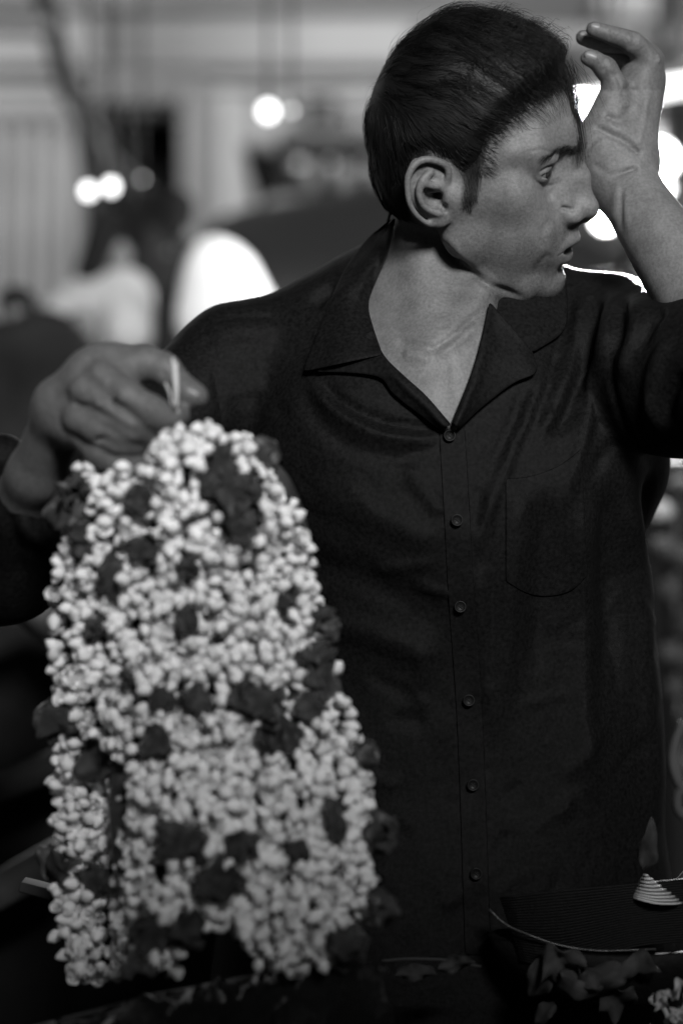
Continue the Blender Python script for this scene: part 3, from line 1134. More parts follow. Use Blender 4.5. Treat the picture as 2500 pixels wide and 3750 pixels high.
# loose locks falling from the fringe over the forehead and towards the hand
locks = [
    [(2060, 230), (2085, 320), (2098, 420), (2118, 520), (2128, 570)], [(2070, 240), (2100, 330), (2105, 430), (2125, 540), (2120, 590)],
    [(2050, 260), (2088, 350), (2096, 460), (2112, 560)], [(2090, 240), (2130, 300), (2160, 370), (2186, 430)],
    [(2080, 230), (2140, 320), (2165, 400), (2180, 440)], [(2085, 260), (2120, 340), (2150, 400), (2172, 445)],
    [(2075, 270), (2105, 350), (2135, 415), (2165, 470)], [(2090, 225), (2150, 290), (2190, 350), (2215, 400)],
    [(2060, 260), (2100, 340), (2112, 410), (2140, 480)], [(1990, 380), (1965, 440), (1935, 490), (1905, 525)],
    [(2010, 370), (1985, 440), (1950, 500), (1930, 540)], [(2000, 400), (1980, 450), (1945, 505)],
]
lk = []
for i, L in enumerate(locks):
    reps = 34 if i < 3 else (3 if i < 9 else 5)
    for j in range(reps):
        off = rng.normal(size=2) * (19 if i < 3 else 7) + (5 if i < 3 else 0)
        dd = 1.972 if i >= 9 else 1.980
        pts = np.array([P(x + off[0] * (1 - .5 * t / len(L)), y + off[1], dd + rng.normal() * .002 - (0.0 if i < 9 else 0.004 * t)) for t, (x, y) in enumerate(L)])
        c = curve(pts, 4)
        t = np.linspace(0, len(c) - 1, 9)
        lk.append(np.stack([np.interp(t, np.arange(len(c)), c[:, k]) for k in range(3)], 1))
_sets.append(strands_mesh(np.array(lk), 0.00015))
off, HVs, HFs = 0, [], []
for v, f in _sets:
    HVs.append(v)
    HFs.append(f + off)
    off += len(v)
hair_V, hair_F = np.concatenate(HVs), np.concatenate(HFs)
V_cw = head_warp(V_c)


def short_hairs(mask, n, direction, length, rad, seed, lift=0.35, nseg=4):
    """Short hairs rooted in the skin where mask holds; direction in head coordinates."""
    r = np.random.default_rng(seed)
    idx = np.where(mask)[0]
    pick = r.choice(idx, n)
    Nn = skin_N[pick]
    d = np.asarray(direction(loc_h[pick]), float)
    d = d / np.linalg.norm(d, axis=1, keepdims=True) @ HF.R.T
    d = d - Nn * (d * Nn).sum(1)[:, None]
    d /= np.linalg.norm(d, axis=1, keepdims=True) + 1e-9
    d = d + r.normal(size=d.shape) * 0.22 + Nn * lift
    d /= np.linalg.norm(d, axis=1, keepdims=True)
    p = V_h[pick] + r.normal(size=(n, 3)) * 0.0006
    L = length * r.uniform(.6, 1.2, n)
    t = np.linspace(0, 1, nseg)
    S = p[:, None] + d[:, None] * (L[:, None] * t)[:, :, None] - Nn[:, None] * ((L * 0.22)[:, None] * t ** 2)[:, :, None]
    return strands_mesh(S, rad)


V_h = relax(V_h, F_h, 3, .5, ((np.abs(loc_h[:, 1]) > 66) & (loc_h[:, 2] > -50) & (loc_h[:, 2] < 50)).astype(float))
skin_N = vnormals(V_h, F_h)
_f, _l, _u = loc_h.T


def path_dist(q, path):
    best = np.full(len(q), 1e9)
    for a, b in zip(path[:-1], path[1:]):
        d, _ = seg_dist(q, np.array(a, float), np.array(b, float))
        best = np.minimum(best, d)
    return best


BROW = [(94, 9, 29), (93, 20, 32), (86, 36, 34), (74, 50, 29)]
_qa = np.stack([_f, np.abs(_l), _u], 1)
_sel = (_f > 60) & (_u > 15) & (_u < 55)
bd = np.full(len(_f), 99.0)
bd[_sel] = path_dist(_qa[_sel][:, 1:], [b[1:] for b in BROW])
brow_w = np.interp(_qa[:, 1], [9, 25, 50], [3.2, 2.8, 1.4])
brow_V, brow_F = short_hairs(bd < brow_w + .3, 620, lambda q: np.stack([-0.4 - q[:, 0] * 0, np.sign(q[:, 1]) * 1.0, 0.45 - np.abs(q[:, 1]) * .02], 1),
                             0.0064, 0.00012, 41)
burn = poly_sd(_f, _u, [(38, 30), (16, 28), (21, 5), (20, -17), (26, -20), (33, -8), (35, 8)])
burn_ok = (burn > -1) & (np.abs(_l) > 45)
burn_V, burn_F = short_hairs(burn_ok, 1500, lambda q: np.stack([0.15 + q[:, 0] * 0, q[:, 0] * 0, -1 + q[:, 0] * 0], 1), 0.0050, 0.00009, 42, lift=.2)
edge_sd = poly_sd(_f, _u, HAIRLINE)
wisp_ok = (edge_sd < 2) & (edge_sd > -7) & (_u > 12) & (_f > 20)
wisp_V, wisp_F = short_hairs(wisp_ok, 2200, lambda q: np.stack([.9 + q[:, 0] * 0, q[:, 0] * 0, -.55 + q[:, 0] * 0], 1), 0.012, 0.00009, 44, lift=.12)
beard = np.maximum(sm(-_u, 36, 60) * sm(_f, -5, 30), sm(_f, 84, 92) * sm(-_u, 36, 42)) * (_u > -115)
beard *= 1 - sm(_u, -34, -22)
lips_d = np.full(len(_f), 99.0)
_s2 = (_u < -30) & (_u > -90) & (_f > 60)
LIPU = [(100, 0, -51), (96, 13, -52.5), (86, 26, -58)]
LIPL = [(99, 0, -66.5), (94, 13, -65), (85, 25, -59)]
lips_d[_s2] = np.minimum(path_dist(_qa[_s2], LIPU) - 5.0, path_dist(_qa[_s2], LIPL) - 6.0)
beard *= sm(lips_d, 0.0, 3.0)
_r = np.random.default_rng(9)
stub_V, stub_F = short_hairs(_r.random(len(_f)) < beard, 9000, lambda q: np.stack([0.3 + q[:, 0] * 0, q[:, 1] * 0, -1 + q[:, 0] * 0], 1), 0.0012, 0.00006, 43, lift=.7, nseg=2)
# pigment of the skin: lips, brow and beard shadow are darker skin, not shade
tone = np.ones(len(V_h))
tone *= 1 - 0.36 * sm(-lips_d, -0.8, 1.6)
tone *= 1 - 0.22 * beard
tone *= 1 - 0.75 * sm(edge_sd, -3.5, 5)
tone *= 1 - 0.30 * sm(-bd + brow_w, -1.5, 1.0)
tone *= 1 - 0.62 * sm(burn, -3.5, 3) * (np.abs(_l) > 45)


# ------------------------------------------------------------------ materials of the figure
def skin_material():
    m = mat('skin', .3, .56, spec=.34, bump=[(1100, .35, .0007), (260, .22, .0012)])
    nt = m.node_tree
    b = nt.nodes['Principled BSDF']
    at = nt.nodes.new('ShaderNodeAttribute')
    at.attribute_name = 'tone'
    n = nt.nodes.new('ShaderNodeTexNoise')
    n.inputs['Scale'].default_value = 70
    n.inputs['Detail'].default_value = 8
    tc = nt.nodes.new('ShaderNodeTexCoord')
    nt.links.new(tc.outputs['Object'], n.inputs['Vector'])
    r = nt.nodes.new('ShaderNodeMapRange')
    r.inputs['From Min'].default_value = .36
    r.inputs['From Max'].default_value = .64
    r.inputs['To Min'].default_value = SKIN * .74
    r.inputs['To Max'].default_value = SKIN * 1.2
    mu = nt.nodes.new('ShaderNodeMath')
    mu.operation = 'MULTIPLY'
    n2 = nt.nodes.new('ShaderNodeTexNoise')
    n2.inputs['Scale'].default_value = 420
    n2.inputs['Detail'].default_value = 3
    nt.links.new(tc.outputs['Object'], n2.inputs['Vector'])
    av = nt.nodes.new('ShaderNodeMath')
    av.operation = 'MULTIPLY_ADD'
    av.inputs[1].default_value = .55
    nt.links.new(n2.outputs['Fac'], av.inputs[0])
    h5 = nt.nodes.new('ShaderNodeMath')
    h5.operation = 'MULTIPLY'
    h5.inputs[1].default_value = .45
    nt.links.new(n.outputs['Fac'], h5.inputs[0])
    nt.links.new(h5.outputs[0], av.inputs[2])
    nt.links.new(av.outputs[0], r.inputs['Value'])
    nt.links.new(r.outputs['Result'], mu.inputs[0])
    nt.links.new(at.outputs['Fac'], mu.inputs[1])
    nt.links.new(mu.outputs[0], b.inputs['Base Color'])
    b.inputs['Subsurface Weight'].default_value = 0.15
    b.inputs['Subsurface Radius'].default_value = (1, 1, 1)
    b.inputs['Subsurface Scale'].default_value = 0.004
    return m


SKIN = 0.128
m_skin = skin_material()
m_hair = mat('black_hair', .006, .5, spec=.26)


def set_attr(o, name, vals):
    a = o.data.attributes.new(name, 'FLOAT', 'POINT')
    a.data.foreach_set('value', np.asarray(vals, np.float32))


def eye_material():
    m = mat('eye', .3, .12, spec=.6)
    nt = m.node_tree
    at = nt.nodes.new('ShaderNodeAttribute')
    at.attribute_name = 'gaze'
    cr = nt.nodes.new('ShaderNodeValToRGB')
    e = cr.color_ramp.elements
    e[0].position, e[0].color = 0.0, grey(.004)
    e[1].position, e[1].color = 1.0, grey(.11)
    for pos, v in ((.17, .004), (.20, .014), (.42, .02), (.47, .01), (.51, .11)):
        x = cr.color_ramp.elements.new(pos)
        x.color = grey(v)
    nt.links.new(at.outputs['Fac'], cr.inputs[0])
    nt.links.new(cr.outputs[0], nt.nodes['Principled BSDF'].inputs['Base Color'])
    return m


m_eye = eye_material()


# ------------------------------------------------------------------ hands, arms, shirt
def finger(V, pts, rad, k=.004, nail=None):
    """A finger: smooth tube with slightly swollen joints."""
    V.tube(pts, rad, k)
    for i in (1, 2):
        if i < len(pts) - 1:
            V.ell(pts[i], (rad[i] * 1.06,) * 3, .004)


# hand at the brow (his left): forearm comes up from the lower right
LHe = P(2760, 1400, 1.92)
LV = box_vol([P(2090, 40, 2.0), P(2560, 1250, 1.95), P(2300, 300, 2.11)], .035, .0016)
w0 = P(2262, 640, 2.032)
LV.rc(LHe, w0, .041, .0255, .01, sq=((0, 1, 0), .86))
LV.rc(w0, P(2262, 545, 2.032), .0255, .026, .02, sq=((0, 1, 0), .8))
LV.rc(P(2205, 600, 2.030), P(2170, 560, 2.038), .019, .017, .016)             # heel on the brow
LV.rc(P(2262, 520, 2.032), P(2350, 285, 2.045), .024, .019, .02, sq=((0, 1, 0), .85))
LV.rc(P(2290, 540, 2.050), P(2362, 300, 2.070), .022, .017, .02)
LV.rc(P(2190, 545, 2.025), P(2236, 380, 2.025), .0165, .0125, .016)           # ball of the thumb
finger(LV, [P(2236, 385, 2.025), P(2248, 315, 2.023), P(2215, 250, 2.020), P(2160, 213, 2.015)], [.0112, .0098, .0088, .0066], .006)
LV.ell(P(2166, 214, 2.014), (.0098, .006, .0064), .003)
finger(LV, [P(2345, 300, 2.038), P(2374, 228, 2.038), P(2315, 160, 2.030), P(2235, 128, 2.025), P(2172, 108, 2.023)], [.0108, .0102, .0090, .0079, .0064], .006)
finger(LV, [P(2352, 290, 2.058), P(2384, 222, 2.060), P(2320, 165, 2.054), P(2210, 158, 2.048), P(2134, 138, 2.044)], [.0108, .0102, .0090, .0079, .0064], .005)
finger(LV, [P(2350, 310, 2.076), P(2385, 250, 2.082), P(2330, 200, 2.080), P(2270, 200, 2.074), P(2215, 190, 2.070)], [.011, .0105, .0095, .0082, .007], .006)
finger(LV, [P(2345, 340, 2.088), P(2372, 290, 2.096), P(2330, 250, 2.096), P(2290, 245, 2.090), P(2250, 240, 2.086)], [.010, .0095, .0085, .0075, .0065], .006)
LV.tube([P(2188, 470, 2.008), P(2230, 492, 2.006), P(2290, 520, 2.006), P(2330, 560, 2.010)], [.0012, .0016, .0014, .001], .006, 'sub')   # palm creases
LV.tube([P(2225, 430, 2.010), P(2270, 440, 2.008), P(2310, 400, 2.012), P(2322, 340, 2.018)], [.001, .0014, .0014, .001], .006, 'sub')
LV.tube([P(2180, 610, 2.006), P(2240, 640, 2.002), P(2320, 620, 2.005)], [.0008, .001, .0008], .005, 'sub')
LV.ell(P(2365, 600, 2.040), (.009, .010, .012), .012)
V_l, F_l = LV.mesh()
F_l = orient(LV, V_l, F_l)


# hand holding up the garlands (his right)
def G(cx, cy, d):
    """Point given in the enlarged detail of the hand."""
    return P(200 + cx / 2.703, 1230 + cy / 2.703, d)


RHe = P(0, 2030, 1.905)
RV = box_vol([P(-60, 2120, 1.93), P(780, 1230, 1.70)], .035, .0016)
rm_ = P(130, 1737, 1.805)
rw = P(238, 1490, 1.752)
RV.rc(RHe, rm_, .034, .0200, .01)
RV.rc(rm_, rw, .0200, .0195, .01)
RV.rc(rw, P(345, 1425, 1.742), .0200, .0245, .016, sq=((0, 1, 0), .85))
RV.ell(P(372, 1400, 1.740), (.0265, .019, .0275), .012)
RV.rc(P(290, 1560, 1.742), P(345, 1480, 1.738), .0175, .0195, .012)
finger(RV, [P(372, 1390, 1.722), P(462, 1452, 1.712), P(548, 1506, 1.710), P(612, 1532, 1.716), P(652, 1522, 1.726)], [.0130, .0118, .0112, .0102, .0084], .005)
finger(RV, [P(318, 1440, 1.722), P(405, 1506, 1.713), P(484, 1556, 1.713), P(535, 1578, 1.721), P(575, 1570, 1.734)], [.0125, .0112, .0106, .0096, .0080], .003)
finger(RV, [P(288, 1530, 1.725), P(358, 1568, 1.717), P(432, 1606, 1.718), P(500, 1622, 1.727), P(545, 1600, 1.738)], [.0120, .0106, .0100, .0090, .0078], .003)
finger(RV, [P(302, 1588, 1.733), P(362, 1655, 1.726), P(440, 1692, 1.728), P(516, 1686, 1.736), P(572, 1645, 1.746)], [.0110, .0094, .0088, .0080, .0068], .003)
finger(RV, [P(425, 1335, 1.745), P(530, 1330, 1.744), P(600, 1352, 1.742), P(655, 1408, 1.737), P(712, 1446, 1.733)], [.0145, .0120, .0110, .0104, .0084], .008)
RV.ell(P(700, 1442, 1.731), (.0125, .009, .0078), .004, rot=np.array([[.9, 0, .43], [0, 1, 0], [-.43, 0, .9]]))
RV.tube([P(398, 1440, 1.712), P(440, 1488, 1.702), P(500, 1540, 1.698)], [.0010, .0018, .0022], .005, 'sub')
RV.tube([P(285, 1478, 1.716), P(350, 1500, 1.706), P(430, 1556, 1.700), P(490, 1588, 1.702)], [.0008, .0014, .0020, .0020], .005, 'sub')
RV.tube([P(320, 1590, 1.720), P(380, 1610, 1.708), P(430, 1640, 1.706), P(500, 1655, 1.712)], [.0010, .0024, .0034, .0030], .004, 'sub')
V_r, F_r = RV.mesh()
F_r = orient(RV, V_r, F_r)

# the rest of the body under the clothes, coarse
BV = Vol(axis([(-.42, .52, .008)]), axis([(1.8, 2.3, .008)]), axis([(.80, 1.5, .008)]))
BV.rc(P(1620, 1700, 2.115), P(1650, 3600, 2.115), .150, .150, .02, sq=((0, 1, 0), .6))
BV.rc(P(860, 1340, 2.08), RHe, .040, .034, .04)
BV.rc(P(2230, 1250, 2.08), LHe, .040, .038, .04)
BV.rc(P(860, 1350, 2.09), P(2230, 1260, 2.09), .04, .04, .04)
V_b, F_b = BV.mesh()
F_b = orient(BV, V_b, F_b)

# ---- shirt
TV = Vol(axis([(-.43, .56, .0036)]), axis([(1.78, 2.34, .0036)]), axis([(.70, 1.56, .0036)]))
TV.rc(P(1615, 1560, 2.11), P(1630, 2500, 2.11), .172, .176, .02, sq=((0, 1, 0), .70))
TV.rc(P(1630, 2500, 2.11), P(1640, 4300, 2.11), .176, .225, .03, sq=((0, 1, 0), .70))
TV.ell(P(1590, 1850, 2.09), (.150, .145, .16), .05)
TV.ell(P(1330, 1650, 2.06), (.085, .09, .09), .05)
TV.ell(P(1960, 1680, 2.06), (.085, .09, .09), .05)
TV.rc(P(1380, 1205, 2.09), P(870, 1335, 2.085), .042, .050, .035)
TV.rc(P(1850, 1170, 2.10), P(2225, 1235, 2.09), .040, .047, .035)
TV.rc(P(1480, 1190, 2.09), P(1780, 1190, 2.09), .050, .046, .03)
TV.rc(P(870, 1345, 2.085), P(470, 1680, 2.03), .052, .054, .02)
TV.rc(P(470, 1680, 2.03), RHe, .054, .056, .02)
TV.rc(RHe, P(88, 1862, 1.845), .054, .0345, .010)
TV.rc(P(10, 1900, 1.875), P(10, 1690, 1.868), .036, .022, .012)
TV.rc(P(2225, 1250, 2.085), P(2480, 1370, 1.99), .056, .064, .02)
TV.rc(P(2480, 1370, 1.99), LHe, .064, .068, .02)
TV.rc(LHe, P(2590, 1270, 1.950), .068, .046, .01)
TV.rc(P(2200, 1400, 2.10), P(2240, 1700, 2.11), .06, .05, .03)
V_t, F_t = TV.mesh()
F_t = orient(TV, V_t, F_t)

# folds: (centre line in photograph pixels, half width in pixels, height in metres)
FOLDS = [
    ([(2135, 1040), (2110, 1250), (2040, 1470), (1960, 1640)], 26, .0050),
    ([(2180, 1050), (2165, 1250), (2090, 1480), (2030, 1640)], 20, -.0050),
    ([(2240, 1060), (2215, 1220), (2170, 1400), (2130, 1600), (2040, 1900)], 24, .0055),
    ([(2275, 1080), (2262, 1180), (2245, 1300)], 18, -.0050),
    ([(2310, 1090), (2325, 1180), (2290, 1290), (2262, 1400)], 20, .0045),
    ([(2060, 1120), (2030, 1330), (1960, 1520), (1860, 1740)], 22, -.0045),
    ([(2010, 1320), (1960, 1480), (1890, 1630), (1790, 1850), (1740, 2050)], 24, .0045),
    ([(1930, 1400), (1880, 1540), (1800, 1720)], 20, -.0035),
    ([(2300, 1080), (2240, 1240), (2232, 1400), (2290, 1560), (2385, 1715)], 9, -.0030),
    ([(2460, 1230), (2400, 1330), (2380, 1450), (2420, 1600)], 24, .0050),
    ([(2500, 1360), (2450, 1450), (2440, 1560)], 20, -.0060),
    ([(2430, 1120), (2380, 1180), (2330, 1290)], 18, -.0040),
    ([(1130, 1390), (1210, 1490), (1340, 1575), (1480, 1610), (1625, 1612)], 17, .0060),
    ([(1160, 1380), (1240, 1460), (1370, 1530), (1500, 1560), (1630, 1570)], 15, -.0060),
    ([(1090, 1400), (1160, 1540), (1290, 1640), (1450, 1680), (1600, 1670)], 26, -.0035),
    ([(740, 1175), (775, 1280), (800, 1420), (820, 1600)], 8, -.0025),
    ([(730, 1180), (850, 1160), (1000, 1160), (1160, 1180), (1240, 1150)], 8, -.0018),
    ([(1240, 1040), (1190, 1070), (1130, 1130)], 22, -.006),
    ([(1310, 1040), (1240, 1080), (1190, 1150)], 18, .004),
    ([(1640, 1560), (1650, 1900), (1665, 2200), (1682, 2600), (1698, 3000), (1710, 3450)], 7, -.0022),
    ([(1100, 1800), (1300, 1850), (1500, 1950), (1640, 1980)], 60, .0035),
    ([(1000, 2050), (1250, 2100), (1500, 2200), (1640, 2300)], 60, -.0040),
    ([(1150, 2250), (1350, 2320), (1640, 2420)], 50, .0040),
    ([(1930, 1750), (1880, 2000), (1850, 2300), (1830, 2700)], 40, .0045),
    ([(2010, 1800), (1980, 2100), (1960, 2500)], 40, -.0045),
    ([(2140, 1800), (2120, 2100), (2130, 2500), (2150, 3000)], 45, .0060),
    ([(2240, 1750), (2230, 2100), (2250, 2600)], 40, -.0060),
    ([(2330, 1780), (2340, 2100), (2380, 2700), (2400, 3100)], 35, .0055),
    ([(2390, 1720), (2360, 1900), (2385, 2100)], 18, -.0050),
    ([(1480, 1700), (1560, 1800), (1620, 1900)], 30, .0030),
    ([(1750, 2050), (1760, 2300), (1800, 2700)], 26, .0040),
    ([(60, 1900), (120, 1960), (200, 2000)], 20, .004),
    ([(20, 1860), (60, 2000), (80, 2130)], 18, -.005),
    ([(120, 1850), (170, 1920), (260, 1960)], 16, -.004),
]


_fr = np.random.default_rng(77)
for _ in range(90):
    cx, cy = _fr.uniform(780, 2400), _fr.uniform(1150, 3300)
    if poly_sd(np.array([cx]), np.array([cy]), [(1300, 700), (1380, 1350), (1650, 1620), (1900, 1350), (1900, 700)])[0] > -60:
        continue
    slope = math.radians((-60 if cx > 1700 else 25) + _fr.normal() * 22)
    L_ = _fr.uniform(70, 260)
    bend = _fr.normal() * 30
    dx, dy = math.cos(slope) * L_ / 2, math.sin(slope) * L_ / 2
    wd = _fr.uniform(9, 22)
    FOLDS.append(([(cx - dx, cy - dy), (cx - dy / L_ * bend, cy + dx / L_ * bend), (cx + dx, cy + dy)], wd, _fr.choice([-1, 1]) * wd * _fr.uniform(.00006, .00014)))


def add_folds(V, F, folds, wobble=1.0):
    N = vnormals(V, F)
    px = to_px(V)
    front = sm(-N[:, 1], -0.25, 0.25)
    d = np.zeros(len(V))
    for path, w, amp in folds:
        c = curve(path, 4)
        lo, hi = c.min(0) - 3 * w, c.max(0) + 3 * w
        m = np.where((px[:, 0] > lo[0]) & (px[:, 0] < hi[0]) & (px[:, 1] > lo[1]) & (px[:, 1] < hi[1]) & (front > 0))[0]
        if not len(m):
            continue
        best = np.full(len(m), 1e9)
        pos = np.zeros(len(m))
        for i, (a, b) in enumerate(zip(c[:-1], c[1:])):
            q, t = seg_dist(px[m], a, b)
            pos = np.where(q < best, (i + t) / (len(c) - 1), pos)
            best = np.minimum(best, q)
        d[m] += amp * np.exp(-(best / w) ** 2) * sm(np.minimum(pos, 1 - pos), -0.02, 0.22)
    wob = vnoise(V * 22, 8)[:, 0] * .0012 + vnoise(V * 60, 9)[:, 1] * .0005
    wob = wob * wobble
    return V + N * (d * front + wob)[:, None]


V_t = add_folds(V_t, F_t, [(a, b, c * 1.35) for a, b, c in FOLDS])
V_t = relax(V_t, F_t, 2, .5)
SKIN_FOLDS = [
    ([(1622, 880), (1650, 925), (1690, 966), (1745, 1012), (1800, 1046), (1860, 1072), (1930, 1096)], 14, -.0036),
    ([(1600, 860), (1640, 880), (1680, 930), (1740, 980), (1800, 1014)], 20, .0015),
    ([(2022, 795), (1992, 835), (1985, 880), (1998, 915)], 14, -.0010),
    ([(2020, 928), (1992, 948), (1962, 985), (1955, 1020)], 13, -.0011),
    ([(1948, 640), (1965, 668), (2000, 682), (2035, 672)], 7, -.0010),
    ([(1560, 1296), (1630, 1250), (1700, 1195), (1780, 1120)], 16, -.0026),
    ([(1590, 1310), (1650, 1272), (1710, 1225), (1770, 1165)], 17, .0018),
    ([(1440, 1235), (1500, 1262), (1560, 1268), (1592, 1290)], 14, -.0018),
    ([(1470, 1300), (1530, 1305), (1580, 1325)], 20, .0025),
    ([(1640, 1300), (1630, 1400), (1640, 1500)], 24, -.0012),
    ([(1930, 560), (1975, 548), (2030, 560)], 7, -.0006),
    ([(2050, 650), (2020, 700), (2000, 740)], 14, -.0012),
]
V_h = add_folds(V_h, F_h, SKIN_FOLDS, .12)
HAND_FOLDS = [([(2236, 92), (2240, 124), (2232, 156)], 5, -.0010), ([(2312, 112), (2318, 150), (2300, 182)], 6, -.0014), ([(2322, 118), (2330, 152), (2312, 186)], 5, -.0009),
              ([(2212, 208), (2216, 240), (2204, 268)], 5, -.0011), ([(2238, 262), (2262, 290), (2276, 330)], 7, -.0012), ([(2400, 195), (2412, 215), (2404, 236)], 5, .0016),
              ([(2240, 830), (2250, 740), (2262, 660)], 16, .0012), ([(2300, 860), (2290, 760), (2290, 680)], 14, .0010), ([(2270, 850), (2272, 760), (2278, 680)], 10, -.0010),
              ([(2330, 560), (2350, 480), (2368, 380), (2385, 300)], 10, .0010), ([(2150, 196), (2178, 190), (2190, 204)], 4, -.0006),
              ([(2140, 560), (2170, 520), (2200, 500)], 8, -.0012), ([(2270, 350), (2300, 320), (2340, 310)], 9, -.0012), ([(2250, 400), (2300, 380), (2350, 400)], 12, .0012)]
V_l = add_folds(V_l, F_l, HAND_FOLDS, .25)
HAND2_FOLDS = [([(420, 1420), (450, 1450), (440, 1480)], 9, .0016), ([(535, 1480), (556, 1506), (545, 1530)], 8, .0012), ([(340, 1450), (360, 1475), (345, 1500)], 9, .0014),
               ([(330, 1340), (360, 1380), (400, 1400)], 12, .0012), ([(260, 1470), (300, 1440), (330, 1420)], 14, -.0010), ([(240, 1440), (280, 1400), (330, 1360)], 12, .0010),
               ([(590, 1350), (606, 1372), (600, 1392)], 7, -.0010)]
V_r = add_folds(V_r, F_r, HAND2_FOLDS, .3)

def tuck(V, extra):
    """Keep skin under the shirt: points outside the cloth go just inside it."""
    for _ in range(3):
        d, g = TV.sample(V)
        m = (d > -.013) & (d < .12) & extra
        V = V - g * np.where(m, d + .014, 0)[:, None]
    return V


OPEN = [(1452, 770), (1432, 917), (1398, 1000), (1358, 1108), (1376, 1200), (1410, 1295), (1488, 1372), (1568, 1442), (1648, 1525),
        (1712, 1370), (1775, 1120), (1790, 1040), (1900, 900), (1850, 600), (1500, 600)]
_c = V_t[F_t].mean(1)
_p = to_px(_c)
_in = (poly_sd(_p[:, 0], _p[:, 1], OPEN) > np.interp(_p[:, 1], [1400, 1480], [-42, -10])) & (_c[:, 1] < 2.09)
F_t = F_t[~_in]
F_t = F_t[V_t[F_t].mean(1)[:, 2] > 0.745]


def compact(V, F):
    use = np.unique(F)
    rm = np.full(len(V), -1)
    rm[use] = np.arange(len(use))
    return V[use], rm[F]


V_t, F_t = compact(V_t, F_t)
_ph = to_px(V_h)
V_h = tuck(V_h, (poly_sd(_ph[:, 0], _ph[:, 1], OPEN) < -46) & (_ph[:, 1] > 1050) & (loc_h[:, 2] < -105))
V_b = tuck(V_b, V_b[:, 2] > 0)


def bvh_of(*VF):
    vs, fs, o = [], [], 0
    for V, F in VF:
        vs.append(V)
        fs.append(F + o)
        o += len(V)
    return BVHTree.FromPolygons(np.concatenate(vs).tolist(), np.concatenate(fs).tolist())


dress_bvh = bvh_of((V_t, F_t), (V_h, F_h))
shirt_bvh = bvh_of((V_t, F_t))
CAMP = Vector((0, 0, CAM_Z))


def depth_at(bvh, px, py, default=None):
    d = Vector(P(px, py, 1.0)) - CAMP
    hit = bvh.ray_cast(CAMP, d)
    return hit[0].y if hit[0] is not None else default


def drape(rows, bvh, lift, nu=24, nv=8, smooth=6, arch=0.0, edge_lift=0.0, span=None):
    """Cloth sheet between two outlines (photograph pixels) laid on the surface below it; lift towards the viewer in metres."""
    A, B = curve(rows[0], 6), curve(rows[1], 6)

    def res(c, n):
        s = np.r_[0, np.cumsum(np.linalg.norm(np.diff(c, axis=0), axis=1))]
        t = np.linspace(0, s[-1], n)
        return np.stack([np.interp(t, s, c[:, 0]), np.interp(t, s, c[:, 1])], 1)
    A, B = res(A, nu), res(B, nu)
    t = np.linspace(0, 1, nv)[None, :, None]
    q = A[:, None] * (1 - t) + B[:, None] * t
    D = np.full((nu, nv), np.nan)
    for i in range(nu):
        for j in range(nv):
            v = depth_at(bvh, q[i, j, 0], q[i, j, 1])
            if v is not None and v < 2.13:
                D[i, j] = v
    med = np.nanmedian(D)
    for _ in range(30):
        bad = np.isnan(D)
        if not bad.any():
            break
        pad = np.pad(D, 1, constant_values=np.nan)
        nb = np.stack([pad[:-2, 1:-1], pad[2:, 1:-1], pad[1:-1, :-2], pad[1:-1, 2:]])
        with np.errstate(all='ignore'):
            import warnings
            warnings.simplefilter('ignore')
            m = np.nanmean(nb, 0)
        D = np.where(bad, m, D)
    D = np.where(np.isnan(D), med, D)
    base = D.copy()
    for _ in range(smooth):
        pad = np.pad(D, 1, mode='edge')
        D = (pad[:-2, 1:-1] + pad[2:, 1:-1] + pad[1:-1, :-2] + pad[1:-1, 2:]) / 4
    D = np.minimum(D, base)
    tt = np.linspace(0, 1, nv)[None, :]
    D = D - lift - arch * np.sin(tt * math.pi) - edge_lift * tt
    V = np.array([P(q[i, j, 0], q[i, j, 1], D[i, j]) for i in range(nu) for j in range(nv)])
    F = np.array([(i * nv + j, (i + 1) * nv + j, (i + 1) * nv + j + 1, i * nv + j + 1) for i in range(nu - 1) for j in range(nv - 1)])
    return V, F


def cloth_sheet(name, VF, m, parent, thick=.0016):
    o = mesh_obj(name, VF[0], VF[1], m, None)
    md = o.modifiers.new('thickness', 'SOLIDIFY')
    md.thickness = thick
    md.offset = 0
    sb = o.modifiers.new('smooth', 'SUBSURF')
    sb.levels = sb.render_levels = 1
    return child(o, parent)


# ------------------------------------------------------------------ assemble the seller
def cloth_material(name, v, spec=.05, rough=.45):
    m = mat(name, v, rough, spec=spec, noise=(330, v * .55, v * 1.5), bump=[(38, .30, .004), (110, .25, .0015)], sheen=0.0)
    nt = m.node_tree
    b = nt.nodes['Principled BSDF']
    tc = nt.nodes.new('ShaderNodeTexCoord')
    prev = b.inputs['Normal'].links[0].from_socket
    for dr, sc in (('X', 420), ('Z', 380)):
        w = nt.nodes.new('ShaderNodeTexWave')
        w.bands_direction = dr
        w.inputs['Scale'].default_value = sc
        w.inputs['Distortion'].default_value = 1.5
        w.inputs['Detail'].default_value = 1
        bp = nt.nodes.new('ShaderNodeBump')
        bp.inputs['Strength'].default_value = .25
        bp.inputs['Distance'].default_value = .0004
        nt.links.new(tc.outputs['Object'], w.inputs['Vector'])
        nt.links.new(w.outputs['Fac'], bp.inputs['Height'])
        nt.links.new(prev, bp.inputs['Normal'])
        prev = bp.outputs[0]
    nt.links.new(prev, b.inputs['Normal'])
    return m


m_shirt = cloth_material('dark_shirt_cloth', .0062)
m_shirt_dark = cloth_material('collar_cloth', .008)
m_button = mat('button', .007, .45, spec=.15)
m_trouser = cloth_material('trouser_cloth', .02)

person = empty('person', (P(1620, 1875, 2.1)[0], 2.1, 0.0),
               'man in dark collared shirt, one hand at his brow, the other lifting a garland', 'person')

